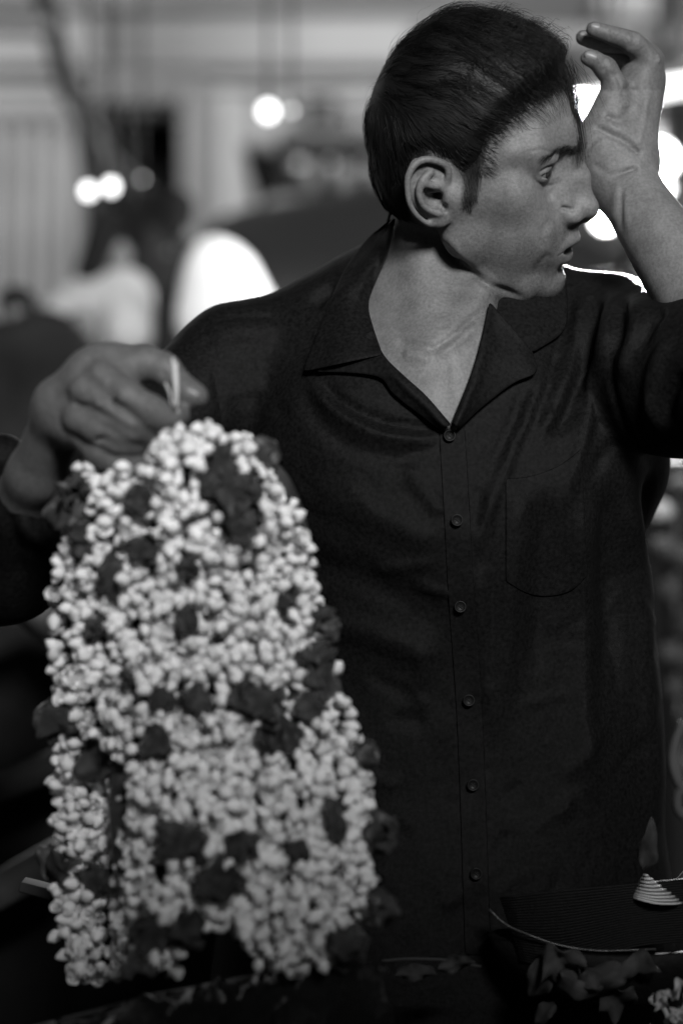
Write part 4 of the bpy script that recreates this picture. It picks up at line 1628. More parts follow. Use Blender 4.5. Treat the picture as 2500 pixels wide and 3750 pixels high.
vs, fs, tn, o_ = [], [], [], 0
for V, F, t in ((V_h, F_h, tone), (V_l, F_l, None), (V_r, F_r, None), (V_b, F_b, None)):
    vs.append(V)
    fs.append(F + o_)
    tn.append(t if t is not None else np.ones(len(V)))
    o_ += len(V)
# hands: mottled tone, raised fingers darker, holding hand darker all over
tl = 0.98 - 0.08 * vnoise(V_l * 70, 4)[:, 0]
tl = np.where(to_px(V_l)[:, 1] < 330, tl * .78, tl)
tn[1] = tl
tn[2] = 0.80 - 0.08 * vnoise(V_r * 60, 5)[:, 0]
body = mesh_obj('body', np.concatenate(vs), np.concatenate(fs), m_skin)
set_attr(body, 'tone', np.concatenate(tn))
child(body, person)

o_ = len(V_cw)
hair = mesh_obj('hair', np.concatenate([V_cw, hair_V]), np.concatenate([F_c, hair_F + o_]), m_hair)
child(hair, person)
for nm, V, F in (('eyebrow', brow_V, brow_F), ('sideburn', burn_V, burn_F), ('temple_hair', wisp_V, wisp_F), ('beard_stubble', stub_V, stub_F)):
    child(mesh_obj(nm, V, F, m_hair), person)
for s in (1, -1):
    ec = head_warp(np.array([head_point(77, 31 * s, 13.6)]))[0]
    v, f, a = uv_ball(ec, .0122, HF.R @ np.array([.9, .22, -.12]))
    e = mesh_obj('eye', v, f, m_eye)
    set_attr(e, 'gaze', a)
    child(e, person)
def nail(c, n, along, L, w):
    n, along = np.asarray(n, float), np.asarray(along, float)
    n /= np.linalg.norm(n)
    along = along - n * (along @ n)
    along /= np.linalg.norm(along)
    side = np.cross(n, along)
    V, F = [], []
    for i in range(7):
        for j in range(7):
            u, v = -1 + i / 3, -1 + j / 3
            V.append(c + along * u * L * math.sqrt(1 - v * v * .4) + side * v * w * math.sqrt(1 - u * u * .4) - n * (v * v * w * .45 + u * u * .0006))
    for i in range(6):
        for j in range(6):
            F.append((i * 7 + j, (i + 1) * 7 + j, (i + 1) * 7 + j + 1, i * 7 + j + 1))
    o = mesh_obj('nail', np.array(V), np.array(F), m_nail)
    o.modifiers.new('thickness', 'SOLIDIFY').thickness = .0007
    return child(o, person)


m_nail = mat('nail', .15, .42, spec=.4)
hand_bvh = bvh_of((V_l, F_l), (V_r, F_r))
for (px, py, tx, tz, L, w) in ((2164, 204, -1, .35, .0060, .0046), (2182, 96, -1, .25, .0052, .0042), (2140, 128, -1, .25, .0046, .0038), (704, 1436, 1, -.45, .0062, .0048)):
    hit = hand_bvh.ray_cast(CAMP, Vector(P(px, py, 1.0)) - CAMP)
    if hit[0] is not None:
        nail(np.array(hit[0]) + np.array(hit[1]) * .0002, hit[1], (tx, 0, tz), L, w)
# teeth just visible between the lips
tv, tf = [], []
for i, lx in enumerate((-16, -9.5, -3.5, 3.5, 9.5, 16)):
    c = np.array([91.5 - abs(lx) * .28, lx, -54.5])
    for (df, dl, du) in [(-2, -2.9, -4), (2, -2.7, -4), (2, 2.7, -4), (-2, 2.9, -4), (-2, -2.9, 4), (2, -2.9, 4), (2, 2.9, 4), (-2, 2.9, 4)]:
        tv.append(head_point(c[0] + df, c[1] + dl, c[2] + du))
    b8 = i * 8
    tf += [[b8 + k for k in q] for q in ((0, 1, 2, 3), (7, 6, 5, 4), (0, 4, 5, 1), (1, 5, 6, 2), (2, 6, 7, 3), (3, 7, 4, 0))]
child(mesh_obj('teeth', head_warp(np.array(tv)), np.array(tf), mat('tooth', .55, .2), smooth=False), person)

shirt = mesh_obj('shirt', V_t, F_t, m_shirt)
child(shirt, person)
shirt.matrix_parent_inverse = Matrix.Translation(-Vector(person.location))


def shirt_part(name, VF, m=None, thick=.0016):
    o = mesh_obj(name, VF[0], VF[1], m or m_shirt)
    md = o.modifiers.new('thickness', 'SOLIDIFY')
    md.thickness = thick
    md.offset = 0
    sb = o.modifiers.new('smooth', 'SUBSURF')
    sb.levels = sb.render_levels = 1
    o.parent = shirt
    o.matrix_parent_inverse = Matrix.Identity(4)
    return o


inner_L = [(1446, 800), (1424, 917), (1390, 1000), (1350, 1108), (1368, 1200), (1403, 1300)]
outer_L = [(1438, 800), (1350, 868), (1278, 960), (1232, 1045), (1172, 1190), (1104, 1364)]
shirt_part('collar', drape((inner_L, outer_L), dress_bvh, .008, 26, 10, 10, arch=.008, edge_lift=.002))
lap_in = [(1368, 1200), (1403, 1296), (1480, 1376), (1560, 1448), (1652, 1556)]
lap_out = [(1150, 1364), (1270, 1366), (1395, 1384), (1440, 1445), (1610, 1575)]
shirt_part('lapel', drape((lap_in, lap_out), dress_bvh, .006, 22, 8, 8, arch=.003))
inner_R = [(1806, 1030), (1800, 1060), (1786, 1120), (1760, 1240)]
outer_R = [(2070, 1010), (2078, 1120), (2062, 1215), (1955, 1290)]
shirt_part('collar', drape((inner_R, outer_R), shirt_bvh, .004, 20, 10, 10, arch=.007, edge_lift=.002))
lap_in = [(1790, 1100), (1760, 1240), (1722, 1370), (1652, 1548)]
lap_out = [(1950, 1288), (1966, 1366), (1880, 1405), (1755, 1500), (1680, 1572)]
shirt_part('lapel', drape((lap_in, lap_out), dress_bvh, .007, 20, 8, 8, arch=.005, edge_lift=.001))
# the stand of the collar round the back of the neck
ring, rf = [], []
nr, nc = 40, 6
ax0 = P(1590, 1080, 2.095)
for i in range(nr):
    a = math.radians(150 + 240 * i / (nr - 1)) + math.pi
    for j in range(nc):
        t = j / (nc - 1)
        up = .052 * (1 - (2 * t - 1) ** 2) + .018 * math.sin(-a) * (t < 2)
        rr = .058 + .030 * t
        ring.append((ax0[0] + rr * math.cos(a) * 1.0, ax0[1] - (rr * .95) * math.sin(a), ax0[2] - .012 + up + (-.02 * t)))
for i in range(nr - 1):
    for j in range(nc - 1):
        rf.append((i * nc + j, (i + 1) * nc + j, (i + 1) * nc + j + 1, i * nc + j + 1))
shirt_part('collar_band', (np.array(ring), np.array(rf)), m_shirt_dark)

pocket_top = [(1850, 1752), (1930, 1745), (2020, 1716), (2080, 1680), (2128, 1640)]
pocket_low = [(1850, 2130), (1930, 2175), (2010, 2185), (2090, 2165), (2150, 2110)]
shirt_part('pocket', drape((pocket_top, pocket_low), shirt_bvh, .0009, 24, 18, 1), thick=.0008)
plk_l = [(1604, 1560), (1624, 1900), (1640, 2200), (1668, 2600), (1684, 3000), (1700, 3500)]
plk_r = [(x + 98, y) for x, y in plk_l]
shirt_part('placket', drape((plk_l, plk_r), shirt_bvh, .0006, 60, 5, 1), thick=.0008)


def disc_parts(c, n, r, th, holes=True):
    n = n / np.linalg.norm(n)
    a = np.cross(n, (0, 0, 1.0))
    a /= np.linalg.norm(a)
    b = np.cross(n, a)
    prof = [(0, .35), (.62, .35), (.74, .6), (.9, 1.0), (1.0, .7), (1.0, 0), (0, 0)]
    V, F, k = [], [], 20
    for rr, hh in prof:
        for i in range(k):
            an = 2 * math.pi * i / k
            V.append(c + n * th * hh + (a * math.cos(an) + b * math.sin(an)) * r * max(rr, .001))
    for p in range(len(prof) - 1):
        for i in range(k):
            F.append((p * k + i, p * k + (i + 1) % k, (p + 1) * k + (i + 1) % k, (p + 1) * k + i))
    return np.array(V), np.array(F), a, b


for bx, by in ((1645, 1595), (1672, 1905), (1684, 2222), (1715, 2565), (1730, 2875), (1742, 3200)):
    dpt = depth_at(shirt_bvh, bx, by, 1.96)
    c = P(bx, by, dpt - .0042)
    nrm = np.array([0.05, -1.0, 0.05])
    V, F, a, b = disc_parts(c, nrm, .0049, .0022)
    o = mesh_obj('button', V, F, m_button)
    o.parent = shirt
    tv2 = []
    for sx in (-1, 1):
        for sy in (-1, 1):
            tv2.append(c + nrm * .0012 + a * .0014 * sx + b * .0014 * sy)
    th = np.array([[tv2[0], (tv2[0] + tv2[3]) / 2 + nrm * .0006, tv2[3]], [tv2[1], (tv2[1] + tv2[2]) / 2 + nrm * .0006, tv2[2]]])
    tvv, tff = strands_mesh(th, .0004, sides=4, taper=1)
    t_ = mesh_obj('button_thread', tvv, tff, m_trouser)
    t_.parent = o

# trousers and shoes below the table edge
QV = Vol(axis([(-.16, .34, .009)]), axis([(1.95, 2.28, .009)]), axis([(-.01, .86, .009)]))
hx = P(1640, 3600, 2.11)[0]
QV.rc((hx, 2.115, .78), (hx, 2.115, .84), .150, .150, .02, sq=((0, 1, 0), .7))
for s in (-1, 1):
    QV.rc((hx + s * .085, 2.115, .76), (hx + s * .10, 2.10, .45), .092, .070, .03)
    QV.rc((hx + s * .10, 2.10, .45), (hx + s * .105, 2.13, .10), .070, .058, .02)
V_q, F_q = QV.mesh()
F_q = orient(QV, V_q, F_q)
child(mesh_obj('trousers', V_q, F_q, m_trouser), person)
for s in (-1, 1):
    ZV = Vol(axis([(hx + s * .1 - .08, hx + s * .1 + .08, .006)]), axis([(1.94, 2.24, .006)]), axis([(-.004, .14, .006)]))
    ZV.rc((hx + s * .10, 2.15, .05), (hx + s * .115, 2.02, .035), .042, .038, .02, sq=((0, 0, 1), .85))
    ZV.rc((hx + s * .105, 2.14, .06), (hx + s * .105, 2.135, .10), .042, .045, .02)
    V_z, F_z = ZV.mesh()
    V_z[:, 2] = np.maximum(V_z[:, 2], 0.001)
    child(mesh_obj('shoe', V_z, orient(ZV, V_z, F_z), m_button), person)


# ------------------------------------------------------------------ the bundle of jasmine garlands
def bud_material():
    m = mat('jasmine_petal', .86, .5, spec=.3)
    nt = m.node_tree
    at = nt.nodes.new('ShaderNodeAttribute')
    at.attribute_name = 'tone'
    oi = nt.nodes.new('ShaderNodeObjectInfo')
    r = nt.nodes.new('ShaderNodeMapRange')
    r.inputs['To Min'].default_value = .80
    r.inputs['To Max'].default_value = .90
    mu = nt.nodes.new('ShaderNodeMath')
    mu.operation = 'MULTIPLY'
    nt.links.new(oi.outputs['Random'], r.inputs['Value'])
    nt.links.new(r.outputs['Result'], mu.inputs[0])
    nt.links.new(at.outputs['Fac'], mu.inputs[1])
    nt.links.new(mu.outputs[0], nt.nodes['Principled BSDF'].inputs['Base Color'])
    return m


m_bud = bud_material()
m_rose = mat('dark_rose_petal', .03, .6, spec=.2, noise=(60, .012, .045), bump=[(90, .3, .002)], sheen=.2)
m_leaf = mat('dark_leaf', .045, .5, spec=.4, noise=(40, .03, .065), bump=[(70, .3, .002)])
m_string = mat('cotton_string', .6, .7)

garland = empty('flower_garland', P(700, 2600, 1.76), 'thick bundle of white jasmine garlands tucked with dark petals, held up in one hand', 'garland')
GR = np.random.default_rng(5)
LE = np.array([(1560, 640), (1610, 480), (1660, 322), (1720, 292), (1880, 228), (2100, 200), (2400, 190), (2750, 192), (3000, 200), (3300, 222), (3590, 240)], float)
RE = np.array([(1560, 800), (1610, 900), (1720, 990), (1850, 1080), (2050, 1135), (2300, 1180), (2450, 1240), (2700, 1300), (2900, 1345), (3200, 1360), (3430, 1335), (3590, 1320)], float)


def bottom_at(t):
    """Lowest pixel row of the bundle, t across from left to right."""
    return np.interp(t, [0, .12, .22, .24, .36, .38, .5, .62, .66, .72, .88, .94, 1.0], [3590, 3600, 3570, 3540, 3575, 3420, 3380, 3460, 3520, 3545, 3540, 3430, 3380])


# dark petals and leaves: px, py, half width, half height, kind, turn
DARKS = [
    (952, 1672, 52, 62, 'l', .2), (820, 1690, 46, 70, 'r', .1), (862, 1830, 95, 110, 'r', .5), (800, 1760, 60, 70, 'r', -.4), (245, 1850, 90, 52, 'l', 1.2),
    (312, 1985, 52, 62, 'r', 0), (512, 1830, 60, 60, 'r', .7), (520, 2000, 60, 48, 'r', .3), (412, 2110, 48, 90, 'r', 0), (690, 2080, 44, 46, 'r', .9),
    (905, 1780, 45, 50, 'r', .2), (880, 1930, 50, 60, 'r', 1.0), (1168, 2262, 55, 50, 'r', .4), (1208, 2300, 42, 40, 'l', 1.3), (690, 2270, 40, 60, 'r', .1),
    (720, 2560, 52, 60, 'r', .6), (950, 2575, 90, 65, 'r', .2), (880, 2560, 50, 60, 'r', .9), (1150, 2420, 70, 60, 'r', .3), (1185, 2500, 70, 70, 'r', 1.1),
    (1020, 2690, 105, 70, 'r', -.3), (1130, 2590, 50, 60, 'r', .5), (215, 2650, 80, 85, 'r', .2), (350, 2780, 80, 85, 'r', .6), (565, 2720, 70, 60, 'r', 1.2),
    (600, 2560, 52, 60, 'r', .3), (340, 2300, 34, 40, 'r', .3), (660, 3080, 110, 80, 'r', .2), 
    (212, 3165, 46, 80, 'l', .5), (345, 3220, 60, 70, 'r', .8), (1215, 3010, 48, 90, 'r', .1), (1330, 2760, 42, 52, 'l', .7), (1385, 3035, 70, 75, 'l', .3),
    (880, 3100, 70, 60, 'r', .8), (800, 3240, 95, 60, 'r', .3), (570, 3430, 80, 62, 'r', .5), (690, 3390, 70, 60, 'r', 1.1), 
    (1265, 3450, 85, 62, 'r', .2), (1400, 3330, 62, 64, 'l', .8), 
    (300, 1780, 60, 40, 'r', .3), (1040, 2200, 30, 36, 'r', .2), (470, 2480, 34, 40, 'r', 1.0), (1090, 3120, 44, 50, 'r', .5),
]


def bundle_depth(px, py):
    """Distance of the front of the bundle at a photograph pixel; the bundle is a rounded, slightly twisted roll."""
    L, R = np.interp(py, LE[:, 0], LE[:, 1]), np.interp(py, RE[:, 0], RE[:, 1])
    t = np.clip((px - L) / (R - L), 0, 1)
    s = (t - .55) / .55
    back = .05 * s * s + .045 * np.exp(-((t - .16) / .07) ** 2) * sm(np.asarray(py, float), 2600, 2900)
    return 1.705 + .02 * np.sin(py / 310.0) + back + .075 * sm(np.asarray(.35 - t, float), 0, .35) * sm(np.asarray(py, float), 2300, 3300), t


def bud_mesh(seed, n=8, open_=0.0):
    r = np.random.default_rng(seed)
    prof = [(-1.0, .12), (-.75, .22), (-.5, .42), (-.2, .80), (.12, 1.0), (.45, .86), (.78, .48), (1.0, .06)]
    V, F = [], []
    for i, (z, w) in enumerate(prof):
        for j in range(n):
            a = 2 * math.pi * j / n + z * .5
            rr = w * (1 + .10 * math.cos(3 * a + seed) * (z > -.3)) * (1 + r.normal() * .02)
            V.append((rr * math.cos(a) * .0049, rr * math.sin(a) * .0049, z * .0084 * (1 + .03 * r.normal())))
    for i in range(len(prof) - 1):
        for j in range(n):
            F.append((i * n + j, i * n + (j + 1) % n, (i + 1) * n + (j + 1) % n, (i + 1) * n + j))
    F.append(tuple(range(n))[::-1])
    F.append(tuple((len(prof) - 1) * n + j for j in range(n)))
    return np.array(V), F


def flower_mesh(seed):
    """Opening jasmine: a short tube and two whorls of rounded petals."""
    r = np.random.default_rng(seed)
    V, F = [], []

    def petal(a, tilt, L, w, lift):
        b = len(V)
        for u, ww in ((0, .35), (.3, .8), (.62, 1.0), (.86, .75), (1.0, .25)):
            for s in (-1, 0, 1):
                x = L * u * math.cos(tilt * u)
                z = lift + L * u * math.sin(tilt) + (abs(s) * .0012 * (1 - u * .4))
                y = s * w * ww
                V.append((x * math.cos(a) - y * math.sin(a), x * math.sin(a) + y * math.cos(a), z))
        for i in range(4):
            for k in range(2):
                F.append((b + i * 3 + k, b + i * 3 + k + 1, b + (i + 1) * 3 + k + 1, b + (i + 1) * 3 + k))
    k = r.integers(5, 7)
    for i in range(k):
        petal(2 * math.pi * i / k + r.normal() * .12, .75 + r.normal() * .15, .0080 * r.uniform(.9, 1.1), .0033, 0)
    for i in range(4):
        petal(2 * math.pi * i / 4 + .5, 1.15, .0062, .0030, .0005)
    b = len(V)
    for z, w in ((-.007, .0010), (-.002, .0014), (.001, .0022)):
        for j in range(6):
            V.append((w * math.cos(j * math.pi / 3), w * math.sin(j * math.pi / 3), z))
    for i in range(2):
        for j in range(6):
            F.append((b + i * 6 + j, b + i * 6 + (j + 1) % 6, b + (i + 1) * 6 + (j + 1) % 6, b + (i + 1) * 6 + j))
    return np.array(V), F


bud_protos = [bud_mesh(i) for i in range(6)] + [flower_mesh(i + 10) for i in range(3)]


def bud_tone(v, k):
    """Green-grey calyx at the base, white petal above, brownish bruises on a few."""
    z = v[:, 2]
    t = .22 + .78 * sm(z, -.0062, -.0036)
    if k % 4 == 3:
        t = t * (1 - .25 * sm(z, .003, .008))
    return t


def proto_mesh(name, VF, m):
    me = bpy.data.meshes.new(name)
    me.from_pydata([tuple(v) for v in VF[0]], [], [tuple(int(i) for i in f) for f in VF[1]])
    me.materials.append(m)
    me.polygons.foreach_set('use_smooth', [True] * len(me.polygons))
    a = me.attributes.new('tone', 'FLOAT', 'POINT')
    a.data.foreach_set('value', bud_tone(VF[0], len(bpy.data.meshes)).astype(np.float32))
    return me


proto_meshes = [proto_mesh('jasmine_bud', vf, m_bud) for vf in bud_protos]

# where every flower sits: strands of threaded flowers wound side by side, front layer and a layer behind
places = []
n_str = 22
for layer in (0, 1, 2):
    for s_i in range(n_str):
        t0 = (s_i + .5 + .35 * layer) / n_str
        y = 1575.0
        while y < 3620:
            L, R = np.interp(y, LE[:, 0], LE[:, 1]), np.interp(y, RE[:, 0], RE[:, 1])
            n_here = max(2, (R - L) / 54.0)
            if GR.random() < n_here / n_str * (1.08, .95, .5)[layer]:
                t = t0 + .018 * math.sin(y / 130.0 + s_i * 2.1) + GR.normal() * .012
                if 0 <= t <= 1.0 and y < bottom_at(t):
                    places.append((L + (R - L) * t + GR.normal() * 9, y + GR.normal() * 9, layer))
            y += 27 * GR.uniform(.8, 1.25)
# a thin outer strand hanging a little apart at the lower left
for y in np.arange(2700, 3590, 30):
    for k_ in range(2):
        places.append((250 + 22 * math.sin(y / 90) + GR.normal() * 26 + (y - 2700) * .03, y + GR.normal() * 6, 0))
DK = np.array([(d[0], d[1], d[2], d[3]) for d in DARKS], float)
inst = []
for (px, py, layer) in places:
    u = ((px - DK[:, 0]) / DK[:, 2]) ** 2 + ((py - DK[:, 1]) / DK[:, 3]) ** 2
    if layer == 0 and (u < .75).any():
        continue
    if layer > 0 and (u < .55).any() and GR.random() < .75:
        continue
    d0, t = bundle_depth(px, py)
    if px < 560 and py < 1700:
        d0 += .035
    d = d0 + layer * .013 + GR.normal() * .004
    # flowers point outwards from the roll, to either side of their thread
    nx = (t - .5) * 1.6 + GR.normal() * .8
    nz = GR.normal() * .75 - .1
    dirv = Vector((nx, -1.0 + GR.normal() * .25, nz)).normalized()
    sc_ = GR.uniform(.80, 1.14)
    kind = GR.integers(0, 6) if GR.random() < .8 else GR.integers(6, 9)
    if layer == 0 and GR.random() < .12:
        d -= .006
    inst.append((d, P(px, py, d), dirv, sc_, kind, GR.uniform(0, 6.28)))
inst.sort(key=lambda a: a[0])
inst_in = inst


def inst_matrix(p, dirv, sc_, roll):
    return Matrix.Translation(Vector(p)) @ dirv.to_track_quat('Z', 'Y').to_matrix().to_4x4() @ Matrix.Rotation(roll, 4, 'Z') @ Matrix.Scale(sc_, 4)


g_inv = Matrix.Translation(-Vector(garland.location))
for d, p, dv, sc_, kind, roll in inst_in[:298]:
    o = bpy.data.objects.new('jasmine_bud' if kind < 6 else 'jasmine_flower', proto_meshes[kind])
    col.objects.link(o)
    o.parent = garland
    o.matrix_parent_inverse = g_inv
    o.matrix_basis = inst_matrix(p, dv, sc_, roll)
vs, fs, tns, o_ = [], [], [], 0
for d, p, dv, sc_, kind, roll in inst_in[298:]:
    tns.append(bud_tone(bud_protos[kind][0], kind) * GR.uniform(.85, 1.0))
    M = np.array(inst_matrix(p, dv, sc_, roll))
    v, f = bud_protos[kind]
    vs.append(v @ M[:3, :3].T + M[:3, 3])
    fs += [tuple(i + o_ for i in q_) for q_ in f]
    o_ += len(v)
rest = mesh_obj('jasmine_buds', np.concatenate(vs), fs, m_bud)
set_attr(rest, 'tone', np.concatenate(tns))
tag(child(rest, garland), kind='stuff')
# dark core added inside the roll to blacken the gaps between flowers
core = []
for a_, b_ in zip(range(1700, 3300, 100), range(1800, 3400, 100)):
    for t in (.10, .26, .42, .58, .74, .90):
        if a_ > 3150 and not .6 < t < .95:
            continue
        pp = []
        for y in (a_, b_):
            x = np.interp(y, LE[:, 0], LE[:, 1]) * (1 - t) + np.interp(y, RE[:, 0], RE[:, 1]) * t
            pp.append(P(x, y, float(bundle_depth(x, y)[0]) + .046))
        core.append((pp[0], pp[1], .017, .017, .015))
blob('dark_core', core, m_leaf, garland, .006, .03, wob=.006)


def curled_petal(c, w, h, turn, seed, cup=.35, point=.0):
    """A limp, cupped petal of half size w x h metres standing at c, roughly facing the viewer."""
    r = np.random.default_rng(seed)
    n = 9
    V, F = [], []
    ph = r.uniform(0, 6.28, 4)
    for i in range(n):
        for j in range(n):
            u, v = -1 + 2 * i / (n - 1), -1 + 2 * j / (n - 1)
            x = u * math.sqrt(1 - v * v / 2)
            y = v * math.sqrt(1 - u * u / 2)
            x *= (1 - point * max(y, 0) ** 1.5)
            rad = math.hypot(x, y)
            z = -cup * w * (rad * rad - 1.4 * abs(x)) + .20 * w * math.sin(2.2 * x + ph[0]) * math.cos(1.8 * y + ph[1]) + .10 * w * rad * math.sin(5 * math.atan2(y, x) + ph[2])
            z += .35 * w * max(0, rad - .6) * 3 * math.sin(4 * math.atan2(y, x) + ph[3])
            jag = 1 + .045 * rad ** 3 * math.sin(7 * math.atan2(y, x) + ph[2]) + .018 * rad * math.sin(13 * math.atan2(y, x) + ph[1])
            x, y = x * jag, y * jag
            ct, st = math.cos(turn), math.sin(turn)
            V.append((c[0] + (x * w) * ct - (y * h) * st, c[1] - z - .0015, c[2] + (x * w) * st + (y * h) * ct))
    for i in range(n - 1):
        for j in range(n - 1):
            F.append((i * n + j, (i + 1) * n + j, (i + 1) * n + j + 1, i * n + j + 1))
    return np.array(V), np.array(F)


def petal_obj(name, px, py, hw, hh, d, m, parent, turn, seed, cup=.35, point=0.0, yaw=None):
    k = d / FPX
    c = P(px, py, d)
    V, F = curled_petal(c, hw * k, hh * k, turn, seed, cup, point)
    if yaw is not None:
        R = np.array(Matrix.Rotation(yaw[0], 3, 'Z') @ Matrix.Rotation(yaw[1], 3, 'X'))
        V = (V - c) @ R.T + c
    o = mesh_obj(name, V, F, m)
    md = o.modifiers.new('thickness', 'SOLIDIFY')
    md.thickness = .0006
    return child(o, parent) if parent is not None else o


for i, (px, py, hw, hh, kd, turn) in enumerate(DARKS):
    d0, t = bundle_depth(px, py)
    yaw = (float((t - .5) * 1.3 + GR.normal() * .25), float(GR.normal() * .35))
    nm, m = ('leaf', m_leaf) if kd == 'l' else ('rose_petal', m_rose)
    petal_obj(nm, px, py, hw * 1.0, hh * 1.0, d0 - .010, m, garland, turn, 100 + i, point=.6 if kd == 'l' else .0, yaw=yaw)
    petal_obj(nm, px + GR.normal() * hw * .3, py + GR.normal() * hh * .3, hw * .85, hh * .85, d0 - .010, m, garland, turn + GR.normal(), 300 + i, cup=.6, yaw=(yaw[0] + GR.normal() * .4, yaw[1] + GR.normal() * .4))
    petal_obj(nm, px + GR.normal() * hw * .2, py + GR.normal() * hh * .2, hw * 1.1, hh * 1.1, d0 + .012, m, garland, turn + GR.normal(), 500 + i, cup=.2)

# threads: knotted tail held by the fingers, and the strings the flowers hang on
tube_obj('string', [P(634, 1312, 1.700), P(640, 1400, 1.698), P(642, 1460, 1.702), P(652, 1510, 1.712), P(672, 1600, 1.715)], .0011, m_string, garland, sides=6)
tube_obj('string', [P(606, 1402, 1.705), P(622, 1440, 1.703), P(628, 1475, 1.706), P(655, 1540, 1.712), P(690, 1640, 1.715)], .0007, m_string, garland, sides=6)
tube_obj('string', [P(640, 1330, 1.699), P(645, 1420, 1.698), P(643, 1490, 1.704)], .0020, m_string, garland, sides=6)
for s_i in range(0, n_str, 2):
    t0 = (s_i + .5) / n_str
    pts = []
    for y in np.linspace(1600, min(3500, bottom_at(t0)), 12):
        L, R = np.interp(y, LE[:, 0], LE[:, 1]), np.interp(y, RE[:, 0], RE[:, 1])
        x = L + (R - L) * (t0 + .018 * math.sin(y / 130.0 + s_i * 2.1))
        pts.append(P(x, y, bundle_depth(x, y)[0] + .022))
    tube_obj('string', pts, .0006, m_leaf, garland, sides=4, sub=2)
# loops running up from the bundle into the fist
for a, b, c_ in (((420, 1700), (450, 1640), (520, 1600)), ((640, 1640), (600, 1560), (560, 1540)), ((560, 1720), (540, 1640), (545, 1560))):
    tube_obj('string', [P(*a, 1.745), P(*b, 1.745), P(*c_, 1.745)], .004, m_leaf, garland, sides=6)


# ------------------------------------------------------------------ the stall in front
m_table = mat('dark_table_wood', .02, .9, spec=.04, noise=(10, .012, .03), bump=[(40, .3, .002)])
m_plastic = mat('crinkled_plastic', .012, .16, spec=.6, bump=[(26, .9, .006), (90, .6, .002)])
m_film = mat('clear_film', .05, .3, spec=.4, bump=[(60, .8, .003)])
m_basket = mat('dark_wicker', .008, .6, spec=.12, bump=[(200, .6, .002)])
m_cone = mat('ribbed_pale_paper', .62, .45)
m_cone_d = mat('paper_groove', .10, .6)
m_twine = mat('twine', .05, .8, spec=.1)

table = empty('stall_table', (.10, 1.72, 0), 'dark stall table across the bottom between the seller and the viewer', 'table')
box('table_top', (-.62, 1.30, .83), (.78, 1.98, .86), m_table, table, .004)
for x in (-.58, .74):
    for y in (1.34, 1.94):
        box('leg', (x - .025, y - .025, 0), (x + .025, y + .025, .83), m_table, table, .003)

# plastic wrapped tray with its rolled rim
tray = empty('plastic_wrapped_tray', P(700, 3700, 1.74), 'black tray wrapped in crinkled shiny plastic at the bottom, under the garland', 'tray')
n, m_ = 70, 30
V, F = [], []
rim = [(60, 3790), (200, 3748), (420, 3690), (560, 3652), (720, 3622), (850, 3596), (980, 3574), (1100, 3552), (1225, 3530), (1420, 3560)]
rc_ = curve(rim, 8)
ts = np.linspace(0, len(rc_) - 1, n)
rx, ry = np.interp(ts, np.arange(len(rc_)), rc_[:, 0]), np.interp(ts, np.arange(len(rc_)), rc_[:, 1])
for i in range(n):
    top = P(rx[i], ry[i], 1.735)
    for j in range(m_):
        t = j / (m_ - 1)
        cr_ = .004 * math.sin(i * .9 + 3 * t) + .003 * math.sin(i * 2.3 + 9 * t) + .0025 * math.cos(i * .37 - 14 * t)
        V.append((top[0] + .004 * math.sin(t * 11 + i * .5), 1.735 - .10 * t + cr_ * (t > 0), max(top[2] - .075 * t ** 1.3 + cr_ * .6, .8605)))
for i in range(n - 1):
    for j in range(m_ - 1):
        F.append((i * m_ + j, (i + 1) * m_ + j, (i + 1) * m_ + j + 1, i * m_ + j + 1))
ob = mesh_obj('wrapping', V, F, m_plastic)
ob.modifiers.new('thickness', 'SOLIDIFY').thickness = .001
child(ob, tray)
tube_obj('rim', [P(x, y - 4, 1.737) for x, y in rim], .0016, m_film, tray, sides=6)
tube_obj('rim', [P(x, y + 12 + 6 * math.sin(x / 60), 1.733) for x, y in rim[2:9]], .0010, m_film, tray, sides=6)
box('base', (P(60, 0, 1.74)[0], 1.60, .8605), (P(1400, 0, 1.74)[0], 1.73, .90), m_basket, tray, .004)
_pk = np.random.default_rng(3)
for (px, py, w_, h_, tn_) in ((800, 3660, 42, 75, .35), (770, 3700, 14, 60, .1), (910, 3600, 12, 6, .2), (930, 3650, 5, 26, -.7), (1170, 3700, 22, 18, .5), (1200, 3670, 12, 10, .2),
                              (1020, 3720, 30, 8, .2), (690, 3720, 10, 16, .4), (1300, 3690, 10, 5, .1), (1000, 3665, 8, 30, -.9), (368, 3715, 3, 14, -.1), (1090, 3640, 40, 5, .15)):
    petal_obj('plastic_fold', px, py, w_, h_, 1.722 - _pk.uniform(0, .006), m_film, tray, tn_, int(px), cup=.5, yaw=(_pk.normal() * .4, _pk.normal() * .4))

# dark basket with a drawn-in rim, bottom right
bsk = empty('basket', P(2200, 3500, 1.93), 'black shallow basket with a thin shiny rim at the bottom right', 'basket')
V, F = [], []
bc = P(2260, 3440, 1.94)
nb = 48
for k_, (rr, z) in enumerate(((.050, -.045), (.085, -.038), (.100, -.012), (.104, .0), (.099, .002), (.094, -.010), (.05, -.034), (.002, -.036))):
    for i in range(nb):
        a = 2 * math.pi * i / nb
        V.append((bc[0] + rr * math.cos(a), bc[1] + rr * .55 * math.sin(a), max(bc[2] + z + .004 * math.cos(a * 2), .8605)))
for k_ in range(7):
    for i in range(nb):
        F.append((k_ * nb + i, k_ * nb + (i + 1) % nb, (k_ + 1) * nb + (i + 1) % nb, (k_ + 1) * nb + i))
child(mesh_obj('bowl', V, F, m_basket), bsk)
tube_obj('rim', [P(1790, 3330, 1.90), P(1850, 3385, 1.895), P(1940, 3425, 1.89), P(2050, 3462, 1.888), P(2200, 3482, 1.888), P(2400, 3475, 1.89)], .0009, m_film, bsk, sides=6)
